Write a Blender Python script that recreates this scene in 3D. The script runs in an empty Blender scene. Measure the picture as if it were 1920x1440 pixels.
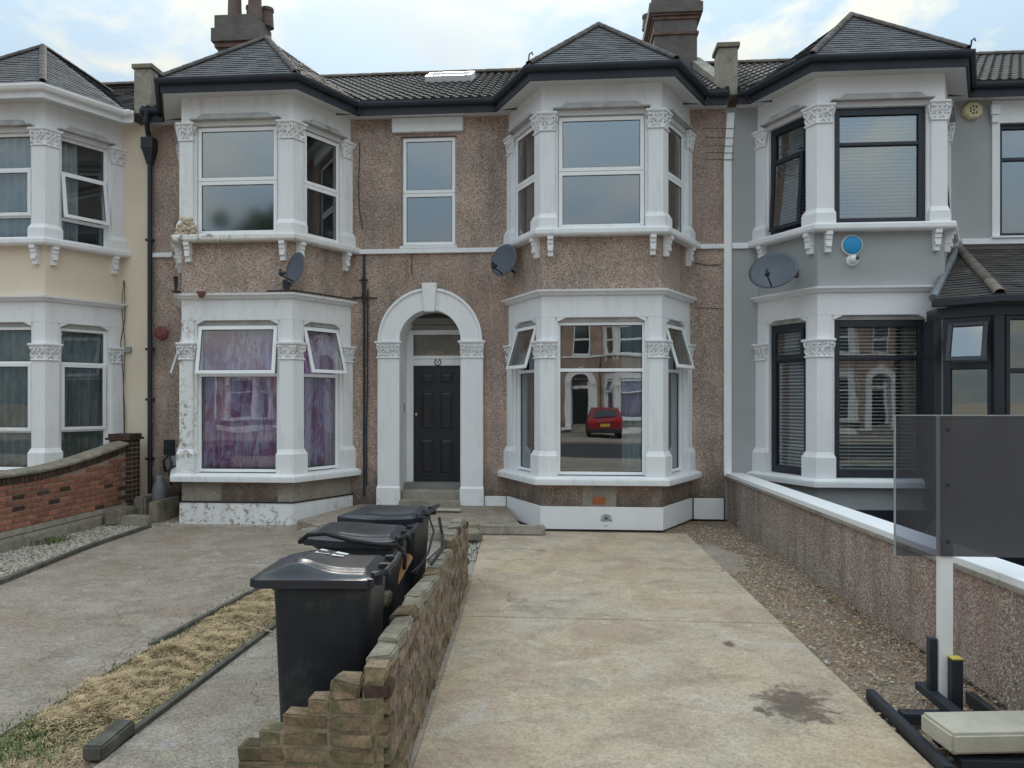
import bpy, bmesh, math, random
from math import sin, cos, pi, radians, sqrt
from mathutils import Vector, Matrix, noise
random.seed(7)
S = bpy.context.scene
COL = S.collection

# ------------------------------------------------------------------ camera
cam_d = bpy.data.cameras.new('camera')
cam = bpy.data.objects.new('camera', cam_d)
COL.objects.link(cam)
cam.location = (0, 0, 1.93)
cam.rotation_euler = (radians(90), 0, radians(4.5))
cam_d.sensor_width = 36
cam_d.lens = 1400 / 1920 * 36
cam_d.shift_y = 28 / 1920
cam_d.clip_start = 0.05
cam_d.clip_end = 900
S.camera = cam

# ------------------------------------------------------------------ world
SUN_EL, SUN_AZ = radians(33), radians(-14)      # sun stands behind the terrace, a little to the left
W = bpy.data.worlds.new('World'); S.world = W; W.use_nodes = True
nt = W.node_tree; nt.nodes.clear()
def wn(t): return nt.nodes.new(t)
out = wn('ShaderNodeOutputWorld'); bg = wn('ShaderNodeBackground'); sky = wn('ShaderNodeTexSky')
sky.sky_type = 'NISHITA'; sky.sun_disc = False; sky.sun_elevation = SUN_EL; sky.sun_rotation = SUN_AZ
sky.air_density = 1.0; sky.dust_density = 1.5; sky.ozone_density = 1.0
bg.inputs['Strength'].default_value = 0.1
tc = wn('ShaderNodeTexCoord'); sep = wn('ShaderNodeSeparateXYZ')
nt.links.new(tc.outputs['Generated'], sep.inputs[0])
def wmath(op, a, b=None, c=None):
    m = wn('ShaderNodeMath'); m.operation = op
    for i, q in enumerate((a, b, c)):
        if q is None: continue
        if isinstance(q, (int, float)): m.inputs[i].default_value = q
        else: nt.links.new(q, m.inputs[i])
    return m.outputs[0]
den = wmath('ADD', wmath('MAXIMUM', sep.outputs[2], 0.0), 0.22)
px_ = wmath('DIVIDE', sep.outputs[0], den); py_ = wmath('DIVIDE', sep.outputs[1], den)
cmb = wn('ShaderNodeCombineXYZ'); nt.links.new(px_, cmb.inputs[0]); nt.links.new(py_, cmb.inputs[1])
n1 = wn('ShaderNodeTexNoise'); n1.inputs['Scale'].default_value = 3.0; n1.inputs['Detail'].default_value = 9
n1.inputs['Roughness'].default_value = 0.58; n1.inputs['Distortion'].default_value = 0.35
nt.links.new(cmb.outputs[0], n1.inputs['Vector'])
r1 = wn('ShaderNodeValToRGB'); r1.color_ramp.elements[0].position = 0.46; r1.color_ramp.elements[1].position = 0.57
nt.links.new(n1.outputs['Fac'], r1.inputs[0])
n2 = wn('ShaderNodeTexNoise'); n2.inputs['Scale'].default_value = 0.8; n2.inputs['Detail'].default_value = 4
nt.links.new(cmb.outputs[0], n2.inputs['Vector'])
cc = wn('ShaderNodeValToRGB')       # cloud colour, cream to grey-white
cc.color_ramp.elements[0].position = 0.4; cc.color_ramp.elements[0].color = (4.5, 5.0, 5.25, 1)
cc.color_ramp.elements[1].position = 0.6; cc.color_ramp.elements[1].color = (6.7, 6.35, 5.05, 1)
nt.links.new(n2.outputs['Fac'], cc.inputs[0])
base = wn('ShaderNodeMix'); base.data_type = 'RGBA'; base.inputs[0].default_value = 0.965
nt.links.new(sky.outputs[0], base.inputs[6]); base.inputs[7].default_value = (3.55, 4.6, 5.5, 1)   # thin veil of high cloud
mx = wn('ShaderNodeMix'); mx.data_type = 'RGBA'
nt.links.new(wmath('MULTIPLY', r1.outputs[0], 0.85), mx.inputs[0])
nt.links.new(base.outputs[2], mx.inputs[6]); nt.links.new(cc.outputs[0], mx.inputs[7])
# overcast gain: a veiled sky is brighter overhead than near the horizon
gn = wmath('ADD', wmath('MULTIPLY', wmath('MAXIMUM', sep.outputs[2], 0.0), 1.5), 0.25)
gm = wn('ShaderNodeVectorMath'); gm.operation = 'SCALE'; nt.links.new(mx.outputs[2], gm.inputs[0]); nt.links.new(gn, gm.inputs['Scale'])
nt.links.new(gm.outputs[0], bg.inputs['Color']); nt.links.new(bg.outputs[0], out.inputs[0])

sun_d = bpy.data.lights.new('sun', 'SUN'); sun = bpy.data.objects.new('sun', sun_d); COL.objects.link(sun)
sun_d.energy = 1.0; sun_d.angle = radians(12); sun_d.color = (1, 0.93, 0.82)
sv = Vector((sin(SUN_AZ) * cos(SUN_EL), cos(SUN_AZ) * cos(SUN_EL), sin(SUN_EL)))
sun.rotation_euler = sv.to_track_quat('Z', 'Y').to_euler()
S.view_settings.view_transform = 'Standard'; S.view_settings.look = 'None'
S.view_settings.gamma = 1; S.view_settings.exposure = 1.02; S.view_settings.use_curve_mapping = False
S.render.engine = 'CYCLES'
S.cycles.transparent_max_bounces = 16

# ------------------------------------------------------------------ materials
def newmat(name):
    m = bpy.data.materials.new(name); m.use_nodes = True
    t = m.node_tree; b = t.nodes['Principled BSDF']
    return m, t, b
class NB:
    def __init__(s, t): s.t = t
    def n(s, k): return s.t.nodes.new(k)
    def l(s, a, b): s.t.links.new(a, b)
    def pos(s, scale=(1, 1, 1), obj=False):
        g = s.n('ShaderNodeTexCoord'); mp = s.n('ShaderNodeMapping'); mp.inputs['Scale'].default_value = scale
        s.l(g.outputs['Object'], mp.inputs[0]); return mp.outputs[0]
    def noise(s, vec, scale, detail=4, rough=0.55, dist=0):
        q = s.n('ShaderNodeTexNoise'); q.inputs['Scale'].default_value = scale; q.inputs['Detail'].default_value = detail
        q.inputs['Roughness'].default_value = rough; q.inputs['Distortion'].default_value = dist; s.l(vec, q.inputs['Vector']); return q.outputs['Fac']
    def vor(s, vec, scale, feat='F1', out='Distance'):
        q = s.n('ShaderNodeTexVoronoi'); q.feature = feat; q.inputs['Scale'].default_value = scale; s.l(vec, q.inputs['Vector']); return q.outputs[out]
    def ramp(s, f, stops):
        q = s.n('ShaderNodeValToRGB'); e = q.color_ramp.elements
        while len(e) < len(stops): e.new(0.5)
        for i, (p, c) in enumerate(stops):
            e[i].position = p; e[i].color = (c[0], c[1], c[2], 1) if isinstance(c, tuple) else (c, c, c, 1)
        s.l(f, q.inputs[0]); return q.outputs[0]
    def mix(s, f, a, b, mode='MIX'):
        q = s.n('ShaderNodeMix'); q.data_type = 'RGBA'; q.blend_type = mode
        for i, v in ((0, f), (6, a), (7, b)):
            if isinstance(v, (int, float)): q.inputs[i].default_value = v
            elif isinstance(v, tuple): q.inputs[i].default_value = (v[0], v[1], v[2], 1)
            else: s.l(v, q.inputs[i])
        return q.outputs[2]
    def math(s, op, a, b=0.0):
        q = s.n('ShaderNodeMath'); q.operation = op
        for i, v in enumerate((a, b)):
            if isinstance(v, (int, float)): q.inputs[i].default_value = v
            else: s.l(v, q.inputs[i])
        return q.outputs[0]
    def bump(s, b, h, dist, strength=1.0):
        q = s.n('ShaderNodeBump'); q.inputs['Distance'].default_value = dist; q.inputs['Strength'].default_value = strength
        s.l(h, q.inputs['Height']); s.l(q.outputs[0], b.inputs['Normal'])
    def world(s, scale=(1, 1, 1)):
        g = s.n('ShaderNodeNewGeometry'); mp = s.n('ShaderNodeMapping'); mp.inputs['Scale'].default_value = scale
        s.l(g.outputs['Position'], mp.inputs[0]); return mp.outputs[0]
def C3(c, k): return tuple(min(1, x * k) for x in c)
def rough_mat(name, c, var=0.25, scale=6, rough=0.8, bump=0.003, bscale=60, stain=None, stain_amt=0.5, stain_scale=2.5, spec=0.3, per_obj=0.0, fine=0.0, metal=0.0, stretch=(1, 1, 1)):
    m, t, b = newmat(name); k = NB(t); p = k.world(stretch)
    f = k.noise(p, scale, 6, 0.6)
    col = k.ramp(f, [(0.3, C3(c, 1 - var)), (0.7, C3(c, 1 + var))])
    if fine:
        g = k.noise(p, bscale, 3, 0.7); col = k.mix(1.0, col, k.ramp(g, [(0.3, 1 - fine), (0.7, 1.0)]), 'MULTIPLY')
    if stain:
        s_ = k.ramp(k.noise(p, stain_scale, 8, 0.68, 0.3), [(0.62 - 0.2 * stain_amt, 0.0), (0.72 - 0.1 * stain_amt, 1.0)])
        col = k.mix(k.math('MULTIPLY', s_, min(1, stain_amt + 0.25)), col, stain)
    if per_obj:
        oi = k.n('ShaderNodeObjectInfo'); col = k.mix(1.0, col, k.ramp(oi.outputs['Random'], [(0, 1 - per_obj), (1, 1.0)]), 'MULTIPLY')
    k.l(col, b.inputs['Base Color']); b.inputs['Roughness'].default_value = rough
    b.inputs['Specular IOR Level'].default_value = spec; b.inputs['Metallic'].default_value = metal
    if bump: k.bump(b, k.noise(p, bscale, 4, 0.6), bump)
    return m
def pebble_mat(name, tint, dark=1.0, scale=88, patch=0.25, foot=False):
    m, t, b = newmat(name); k = NB(t); p = k.world()
    v = k.vor(p, scale, 'F1', 'Color'); sp = k.n('ShaderNodeSeparateColor'); k.l(v, sp.inputs[0])
    col = k.ramp(sp.outputs[0], [(0.0, C3((0.27, 0.205, 0.18), dark)), (0.3, C3((0.46, 0.36, 0.33), dark)), (0.6, C3((0.62, 0.50, 0.455), dark)), (0.85, C3((0.75, 0.64, 0.59), dark)), (1.0, (0.88, 0.82, 0.76))])
    d = k.vor(p, scale, 'F1', 'Distance')
    col = k.mix(1.0, col, k.ramp(d, [(0.35, 1.0), (0.75, 0.66)]), 'MULTIPLY')
    big = k.ramp(k.noise(p, 0.9, 5, 0.6), [(0.35, C3(tint, 1 - patch)), (0.65, C3(tint, 1.15))])
    col = k.mix(1.0, col, big, 'MULTIPLY')
    gp = k.world((3.5, 3.5, 0.5)); gr = k.ramp(k.noise(gp, 1.2, 6, 0.65), [(0.5, 1.0), (0.75, 0.62)])
    col = k.mix(1.0, col, gr, 'MULTIPLY')
    bl = k.ramp(k.noise(k.world((1, 1, 0.6)), 0.55, 4, 0.55, 0.8), [(0.50, 0.0), (0.64, 0.28)]); col = k.mix(bl, col, (0.42, 0.27, 0.22))
    if foot:      # splash dirt and soot near the ground and under the sills
        zz = k.n('ShaderNodeSeparateXYZ'); k.l(p, zz.inputs[0]); nz = k.math('ADD', zz.outputs[2], k.math('MULTIPLY', k.math('SUBTRACT', k.noise(p, 2.6, 6, 0.7), 0.5), 1.3))
        col = k.mix(k.ramp(nz, [(0.30, 0.8), (0.85, 0.0)]), col, (0.075, 0.065, 0.05))
    k.l(col, b.inputs['Base Color']); b.inputs['Roughness'].default_value = 0.85; b.inputs['Specular IOR Level'].default_value = 0.3
    k.bump(b, k.math('SUBTRACT', 1.0, d), 0.006)
    return m
def paint_white(name, c=(0.86, 0.86, 0.88), peel=0.0, grime=0.2, rough=0.5, where=None):
    m, t, b = newmat(name); k = NB(t); p = k.world()
    col = k.ramp(k.noise(p, 1.7, 5, 0.6), [(0.3, C3(c, 0.93)), (0.7, c)])
    gp = k.world((5, 5, 0.8)); g = k.ramp(k.noise(gp, 1.6, 7, 0.7), [(0.52, 0.0), (0.78, 1.0)])
    col = k.mix(k.math('MULTIPLY', g, grime), col, (0.33, 0.28, 0.21))
    pits = k.ramp(k.noise(p, 46, 3, 0.7), [(0.68, 0.0), (0.76, 1.0)])
    col = k.mix(k.math('MULTIPLY', pits, 0.12 + grime * 0.4), col, (0.25, 0.23, 0.2))
    if peel:
        area = k.ramp(k.noise(p, 1.15, 3, 0.5), [(0.60 - 0.25 * peel, 0.0), (0.72 - 0.2 * peel, 1.0)])
        fl = k.ramp(k.noise(p, 11, 9, 0.75, 0.4), [(0.53, 0.0), (0.57, 1.0)])
        msk = k.math('MULTIPLY', area, fl)
        if where:
            sx_ = k.n('ShaderNodeSeparateXYZ'); k.l(p, sx_.inputs[0]); lx = k.ramp(k.math('MULTIPLY', sx_.outputs[0], -0.1), [(where[0], 0.0), (where[1], 1.0)])
            lz = k.ramp(sx_.outputs[2], [(0.30, 1.0), (0.45, 0.0)]); up_ = k.ramp(k.math('MULTIPLY', sx_.outputs[2], 0.2), [(0.70, 1.0), (0.80, 0.15)])
            if len(where) > 2: up_ = k.math('ADD', 0.95)
            msk = k.math('MULTIPLY', msk, k.math('MAXIMUM', k.math('MULTIPLY', lx, up_), k.math('MULTIPLY', lz, 0.8)))
        under = k.ramp(k.noise(p, 7, 5, 0.6), [(0.35, (0.16, 0.11, 0.08)), (0.65, (0.47, 0.38, 0.28))])
        col = k.mix(msk, col, under)
        k.bump(b, k.math('ADD', k.math('MULTIPLY', msk, -0.5), k.math('MULTIPLY', k.noise(p, 30, 4, 0.6), 0.3)), 0.004)
    else: k.bump(b, k.noise(p, 28, 4, 0.6), 0.0012)
    k.l(col, b.inputs['Base Color']); b.inputs['Roughness'].default_value = rough
    return m
def glass_mat(name, refl=0.3, tint=(0.75, 0.8, 0.8), wob=0.0012, rg=0.0):
    m, t, b = newmat(name); t.nodes.remove(b); k = NB(t)
    o = t.nodes['Material Output']; tr = k.n('ShaderNodeBsdfTransparent'); tr.inputs[0].default_value = (*tint, 1)
    gl = k.n('ShaderNodeBsdfGlossy'); gl.inputs['Roughness'].default_value = rg; gl.inputs[0].default_value = (0.95, 0.97, 1, 1)
    mxs = k.n('ShaderNodeMixShader'); lw = k.n('ShaderNodeLayerWeight'); lw.inputs[0].default_value = 0.25
    f = k.math('ADD', k.math('MULTIPLY', lw.outputs['Fresnel'], 0.6), refl)
    k.l(f, mxs.inputs[0]); k.l(tr.outputs[0], mxs.inputs[1]); k.l(gl.outputs[0], mxs.inputs[2]); k.l(mxs.outputs[0], o.inputs[0])
    bp = k.n('ShaderNodeBump'); bp.inputs['Distance'].default_value = wob; bp.inputs['Strength'].default_value = 1
    k.l(k.noise(k.world(), 1.6, 1, 0.4), bp.inputs['Height']); k.l(bp.outputs[0], gl.inputs['Normal']); k.l(bp.outputs[0], gl.inputs['Normal'])
    return m
def concrete_mat(name, c, warm, stains=(), cell=70, grit=0.35):
    m, t, b = newmat(name); k = NB(t); p = k.world()
    f1 = k.noise(p, 0.8, 8, 0.62, 0.4); f2 = k.noise(k.world((1, 1.5, 1)), 1.9, 7, 0.68, 0.9)
    col = k.mix(k.ramp(f1, [(0.36, 0.0), (0.64, 1.0)]), c, warm)
    col = k.mix(1.0, col, k.ramp(f2, [(0.3, 0.66), (0.5, 0.95), (0.72, 1.12)]), 'MULTIPLY')
    col = k.mix(k.ramp(k.noise(p, 4.2, 9, 0.75, 0.8), [(0.56, 0.0), (0.70, 0.55)]), col, C3(c, 1.55))
    col = k.mix(k.ramp(k.noise(k.world((1, 1, 1)), 6.3, 9, 0.78, 1.2), [(0.60, 0.0), (0.72, 0.6)]), col, C3(c, 0.42))
    col = k.mix(k.ramp(k.noise(p, 1.3, 5, 0.6, 0.9), [(0.50, 0.0), (0.66, 0.75)]), col, (c[0] * 0.80, c[1] * 0.70, c[2] * 0.66))
    col = k.mix(k.ramp(k.noise(k.world((1, 1, 1)), 2.1, 8, 0.66, 1.4), [(0.54, 0.0), (0.68, 0.6)]), col, (c[0] * 1.15, c[1] * 1.25, c[2] * 1.42))
    v = k.vor(p, cell, 'F1', 'Color'); sp = k.n('ShaderNodeSeparateColor'); k.l(v, sp.inputs[0])
    col = k.mix(1.0, col, k.ramp(sp.outputs[0], [(0.0, 1 - grit), (0.5, 1.0), (1.0, 1 + grit * 0.6)]), 'MULTIPLY')
    wv = k.n('ShaderNodeVectorMath'); wv.operation = 'ADD'; nz_ = k.n('ShaderNodeTexNoise'); nz_.inputs['Scale'].default_value = 3.0; nz_.inputs['Detail'].default_value = 6
    k.l(p, nz_.inputs['Vector']); sc_ = k.n('ShaderNodeVectorMath'); sc_.operation = 'SCALE'; sc_.inputs['Scale'].default_value = 0.5; k.l(nz_.outputs['Color'], sc_.inputs[0]); k.l(p, wv.inputs[0]); k.l(sc_.outputs[0], wv.inputs[1])
    ck = k.n('ShaderNodeTexVoronoi'); ck.feature = 'DISTANCE_TO_EDGE'; ck.inputs['Scale'].default_value = 0.42; k.l(wv.outputs[0], ck.inputs['Vector'])
    cm_ = k.math('MULTIPLY', k.ramp(ck.outputs['Distance'], [(0.0, 0.75), (0.0045, 0.0)]), k.ramp(k.noise(p, 0.5, 3, 0.5), [(0.48, 0.0), (0.56, 1.0)]))
    col = k.mix(cm_, col, C3(c, 0.3))
    for (sx, sy, r, a, sc) in stains:          # spilled stains of their own shape
        g = k.n('ShaderNodeNewGeometry'); vm = k.n('ShaderNodeVectorMath'); vm.operation = 'DISTANCE'
        mp = k.n('ShaderNodeMapping'); mp.vector_type = 'POINT'; mp.inputs['Scale'].default_value = (1, a, 0)
        k.l(g.outputs['Position'], mp.inputs[0]); k.l(mp.outputs[0], vm.inputs[0]); vm.inputs[1].default_value = (sx, sy * a, 0)
        d = k.math('DIVIDE', vm.outputs['Value'], r)
        d2 = k.math('ADD', d, k.math('MULTIPLY', k.math('SUBTRACT', k.noise(p, sc, 8, 0.75, 0.6), 0.5), 2.6))
        col = k.mix(k.ramp(d2, [(0.38, 0.78), (0.80, 0.0)]), col, (0.075, 0.052, 0.042))
    k.l(col, b.inputs['Base Color']); b.inputs['Roughness'].default_value = 0.88; b.inputs['Specular IOR Level'].default_value = 0.25
    k.bump(b, k.math('ADD', k.noise(p, 90, 4, 0.7), k.math('MULTIPLY', f2, 3.0)), 0.0018)
    return m
def curtain_mat(name, c, c2=None, scale=6, transl=0.35, vs=0.45):
    m, t, b = newmat(name); k = NB(t); p = k.world((1, 1, vs))
    col = k.ramp(k.noise(p, scale, 7, 0.72, 1.1), [(0.44, c), (0.56, c2 or C3(c, 1.25))])
    k.l(col, b.inputs['Base Color']); b.inputs['Roughness'].default_value = 0.9
    tl = k.n('ShaderNodeBsdfTranslucent'); k.l(col, tl.inputs[0]); ms = k.n('ShaderNodeMixShader'); ms.inputs[0].default_value = transl
    k.l(b.outputs[0], ms.inputs[1]); k.l(tl.outputs[0], ms.inputs[2]); k.l(ms.outputs[0], t.nodes['Material Output'].inputs[0])
    return m

M = {}
M['pebble'] = pebble_mat('pebbledash_brown', (0.86, 0.80, 0.73), patch=0.3, foot=True)
M['pebble_wall'] = pebble_mat('pebbledash_grey_wall', (1.0, 0.94, 0.84), 0.85, 80, 0.3)
M['cream'] = rough_mat('cream_render', (0.76, 0.65, 0.52), 0.05, 1.2, 0.8, 0.0015, 40)
M['grey_render'] = rough_mat('grey_textured_render', (0.43, 0.44, 0.445), 0.06, 1.4, 0.85, 0.004, 70, fine=0.2)
M['white_stain'] = paint_white('white_stained_sill', (0.80, 0.79, 0.76), peel=1.2, grime=0.55, where=(0.46, 0.56, 1))
M['white'] = paint_white('white_masonry_paint', grime=0.22)
M['white_old'] = paint_white('white_flaking_paint', (0.84, 0.84, 0.85), peel=0.85, grime=0.36, where=(0.555, 0.60))
M['white_mid'] = paint_white('white_worn_paint', (0.83, 0.84, 0.86), grime=0.3)
M['white_new'] = paint_white('white_fresh_paint', (0.88, 0.88, 0.90), grime=0.05)
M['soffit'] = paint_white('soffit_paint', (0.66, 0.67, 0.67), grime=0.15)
M['upvc'] = rough_mat('white_plastic_frame', (0.87, 0.875, 0.88), 0.03, 2, 0.3, 0.0003, 10, spec=0.5, stain=(0.45, 0.42, 0.36), stain_amt=0.1)
M['blackframe'] = rough_mat('anthracite_frame', (0.022, 0.026, 0.036), 0.2, 3, 0.35, 0.0003, 10, spec=0.5)
M['fascia'] = rough_mat('dark_fascia', (0.035, 0.040, 0.055), 0.25, 2, 0.55, 0.001, 20)
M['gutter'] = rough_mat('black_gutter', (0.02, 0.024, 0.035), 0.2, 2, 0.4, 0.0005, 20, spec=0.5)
M['slate'] = rough_mat('weathered_slate', (0.105, 0.104, 0.112), 0.35, 5, 0.6, 0.004, 45, stain=(0.16, 0.15, 0.115), stain_amt=0.35, stain_scale=4, spec=0.4)
M['pantile'] = rough_mat('dark_concrete_tile', (0.07, 0.062, 0.06), 0.35, 4, 0.7, 0.004, 40, stain=(0.2, 0.19, 0.16), stain_amt=0.3, stain_scale=5)
M['ridge'] = rough_mat('ridge_tile_clay', (0.20, 0.165, 0.14), 0.3, 5, 0.8, 0.004, 40, per_obj=0.35)
M['slatehip'] = rough_mat('dark_hip_tile', (0.13, 0.115, 0.11), 0.3, 5, 0.8, 0.004, 40, per_obj=0.3)
M['foam'] = rough_mat('yellowed_foam', (0.52, 0.44, 0.32), 0.25, 12, 0.95, 0.006, 50, stain=(0.25, 0.2, 0.12), stain_amt=0.4)
M['rust'] = rough_mat('rusty_iron', (0.16, 0.075, 0.05), 0.4, 20, 0.9, 0.002, 60)
M['lead'] = rough_mat('lead_flashing', (0.19, 0.205, 0.225), 0.25, 4, 0.5, 0.004, 15)
M['stone'] = rough_mat('grey_cement_moulding', (0.42, 0.41, 0.40), 0.2, 4, 0.85, 0.003, 50, stain=(0.12, 0.11, 0.1), stain_amt=0.3)
M['cement'] = rough_mat('stained_cement', (0.37, 0.335, 0.28), 0.3, 2.5, 0.9, 0.005, 40, stain=(0.11, 0.10, 0.085), stain_amt=0.5, fine=0.3)
M['chimbrick'] = rough_mat('chimney_brick', (0.22, 0.125, 0.10), 0.3, 6, 0.9, 0.005, 40, stain=(0.2, 0.2, 0.19), stain_amt=0.5, per_obj=0.4)
M['chimcem'] = rough_mat('chimney_render', (0.15, 0.135, 0.125), 0.3, 3, 0.9, 0.006, 30, stain=(0.12, 0.11, 0.1), stain_amt=0.4)
M['pot'] = rough_mat('chimney_pot_clay', (0.17, 0.125, 0.11), 0.3, 6, 0.8, 0.003, 30, stain=(0.12, 0.1, 0.09), stain_amt=0.4)
M['redbrick'] = rough_mat('red_brick', (0.47, 0.21, 0.14), 0.3, 14, 0.88, 0.003, 90, stain=(0.10, 0.075, 0.06), stain_amt=0.28, stain_scale=5, per_obj=0.4, fine=0.3)
M['darkbrick'] = rough_mat('mossy_dark_brick', (0.13, 0.08, 0.06), 0.4, 12, 0.92, 0.004, 80, stain=(0.08, 0.075, 0.05), stain_amt=0.45, stain_scale=6, per_obj=0.45, fine=0.35)
M['mossbrick'] = rough_mat('mossy_yellow_brick', (0.36, 0.255, 0.16), 0.4, 13, 0.92, 0.006, 55, stain=(0.115, 0.115, 0.065), stain_amt=0.75, stain_scale=7, per_obj=0.5, fine=0.45)
M['mortar'] = rough_mat('mortar', (0.42, 0.33, 0.26), 0.25, 9, 0.95, 0.004, 80, fine=0.3, stain=(0.14, 0.13, 0.08), stain_amt=0.35)
M['wallbrick'] = rough_mat('weathered_brown_brick', (0.37, 0.265, 0.20), 0.45, 14, 0.94, 0.008, 45, stain=(0.17, 0.15, 0.11), stain_amt=0.6, stain_scale=5, per_obj=0.4, fine=0.35, stretch=(1, 1, 0.6))
M['oldmortar'] = rough_mat('mossy_mortar', (0.30, 0.235, 0.155), 0.35, 9, 0.95, 0.006, 60, fine=0.4, stain=(0.12, 0.115, 0.065), stain_amt=0.65, stain_scale=5)
M['roughrender'] = rough_mat('mossy_rough_render', (0.43, 0.325, 0.245), 0.5, 15, 0.95, 0.014, 30, stain=(0.14, 0.135, 0.075), stain_amt=0.5, stain_scale=2.4, fine=0.25, stretch=(1, 1.2, 0.62))
M['coping'] = rough_mat('coping_concrete', (0.29, 0.255, 0.195), 0.35, 5, 0.9, 0.006, 40, stain=(0.1, 0.1, 0.08), stain_amt=0.45, fine=0.3)
M['door'] = rough_mat('black_door_paint', (0.012, 0.014, 0.02), 0.2, 3, 0.35, 0.0008, 20, spec=0.5)
M['interior'] = rough_mat('room_wall', (0.22, 0.21, 0.20), 0.1, 1, 0.9, 0)
M['glass_sky'] = glass_mat('window_glass', 0.26, wob=0.0008, rg=0.07)
M['glass_curt'] = glass_mat('window_glass_thin', 0.07, (0.9, 0.92, 0.92))
M['glass_low'] = glass_mat('window_glass_clear', 0.17, (0.8, 0.85, 0.85))
M['drive'] = concrete_mat('buff_concrete', (0.46, 0.385, 0.30), (0.48, 0.37, 0.255), stains=((1.42, 4.85, 0.34, 0.8, 9), (1.25, 6.0, 0.07, 0.6, 7), (1.17, 4.75, 0.05, 0.7, 9)), grit=0.2)
M['forecourt'] = concrete_mat('grey_concrete', (0.34, 0.29, 0.24), (0.265, 0.215, 0.165), grit=0.3)
M['tarpath'] = concrete_mat('grey_tarmac_path', (0.34, 0.295, 0.25), (0.35, 0.30, 0.235), cell=110, grit=0.4)
M['asphalt'] = concrete_mat('road_asphalt', (0.06, 0.06, 0.063), (0.07, 0.068, 0.065), cell=90, grit=0.6)
M['soil'] = concrete_mat('dirt', (0.22, 0.17, 0.125), (0.28, 0.21, 0.15), cell=80, grit=0.6)
M['timber'] = rough_mat('weathered_edging', (0.10, 0.095, 0.08), 0.35, 8, 0.9, 0.004, 50, stain=(0.2, 0.19, 0.15), stain_amt=0.4)
M['blackwood'] = rough_mat('black_painted_timber', (0.018, 0.022, 0.03), 0.3, 6, 0.5, 0.001, 40, spec=0.5)
M['slabc'] = rough_mat('buff_paving_slab', (0.50, 0.465, 0.38), 0.12, 4, 0.9, 0.002, 70, stain=(0.3, 0.27, 0.2), stain_amt=0.25, fine=0.12)
M['binplastic'] = rough_mat('black_bin_plastic', (0.014, 0.017, 0.024), 0.35, 5, 0.42, 0.0015, 160, spec=0.5, stain=(0.055, 0.055, 0.055), stain_amt=0.5, stain_scale=4, fine=0.25)
M['binlid'] = rough_mat('bin_lid_plastic', (0.02, 0.023, 0.03), 0.35, 5, 0.3, 0.0015, 14, spec=0.5)
M['dish'] = rough_mat('grey_dish_metal', (0.085, 0.10, 0.125), 0.12, 3, 0.5, 0.0005, 10, spec=0.5)
M['darkmetal'] = rough_mat('dark_metal', (0.03, 0.032, 0.038), 0.3, 8, 0.55, 0.001, 30)
M['cable'] = rough_mat('black_cable', (0.015, 0.015, 0.017), 0.2, 8, 0.6, 0)
M['redplastic'] = rough_mat('faded_red_plastic', (0.20, 0.06, 0.055), 0.25, 8, 0.5, 0.001, 20)
M['blue'] = rough_mat('blue_alarm_cover', (0.03, 0.30, 0.62), 0.08, 3, 0.4, 0)
M['plasticwhite'] = rough_mat('white_plastic', (0.8, 0.8, 0.8), 0.04, 3, 0.35, 0, spec=0.5)
M['yellowed'] = rough_mat('yellowed_plastic', (0.68, 0.62, 0.38), 0.08, 5, 0.5, 0)
M['airbrick'] = rough_mat('terracotta', (0.42, 0.15, 0.075), 0.2, 9, 0.85, 0.002, 60)
M['pale_brick'] = rough_mat('orange_brick', (0.46, 0.25, 0.13), 0.2, 9, 0.85, 0.003, 60, fine=0.2)
M['brass'] = rough_mat('tarnished_brass', (0.65, 0.6, 0.48), 0.1, 5, 0.3, 0, metal=0.6)
M['purple'] = curtain_mat('purple_patterned_curtain', (0.36, 0.13, 0.32), (0.58, 0.49, 0.74), 4.6, 0.1, 0.34)
M['net'] = curtain_mat('grey_green_net_curtain', (0.24, 0.31, 0.29), (0.40, 0.47, 0.46), 2)
M['palecurt'] = curtain_mat('pale_grey_curtain', (0.38, 0.42, 0.46), (0.50, 0.54, 0.58), 2)
M['bluewhite'] = curtain_mat('white_voile', (0.55, 0.62, 0.66), (0.66, 0.72, 0.75), 2)
M['blind'] = rough_mat('pale_slat_and_painted_sky', (0.60, 0.62, 0.64), 0.05, 2, 0.6, 0)  # blind slats, and the sky reflection painted on the skylight pane
M['board'] = None
M['carred'] = rough_mat('red_car_paint', (0.26, 0.018, 0.028), 0.05, 2, 0.2, 0, spec=0.6)
M['lamp_red'] = rough_mat('red_lamp_lens', (0.6, 0.03, 0.02), 0.05, 2, 0.2, 0, spec=0.6)
M['tyre'] = rough_mat('tyre_rubber', (0.02, 0.02, 0.02), 0.2, 9, 0.8, 0)
M['plate'] = rough_mat('yellow_number_plate', (0.6, 0.48, 0.08), 0.05, 9, 0.4, 0)
M['carglass'] = rough_mat('car_glass', (0.02, 0.025, 0.03), 0.1, 2, 0.08, 0, spec=0.8)
M['bark'] = rough_mat('bark', (0.10, 0.075, 0.055), 0.3, 8, 0.9, 0.01, 20)
M['gravelm'] = rough_mat('pale_gravel', (0.42, 0.395, 0.345), 0.6, 34, 0.9, 0.002, 60)
M['rubble'] = rough_mat('brown_rubble', (0.34, 0.245, 0.175), 0.7, 30, 0.92, 0.003, 60)
M['hay'] = rough_mat('dry_cut_grass', (0.50, 0.375, 0.22), 0.4, 12, 0.85, 0)
M['haybase'] = concrete_mat('matted_grass_soil', (0.24, 0.185, 0.115), (0.36, 0.27, 0.155), cell=60, grit=0.7)
M['green'] = rough_mat('green_weeds', (0.13, 0.17, 0.065), 0.4, 12, 0.7, 0)
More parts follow.
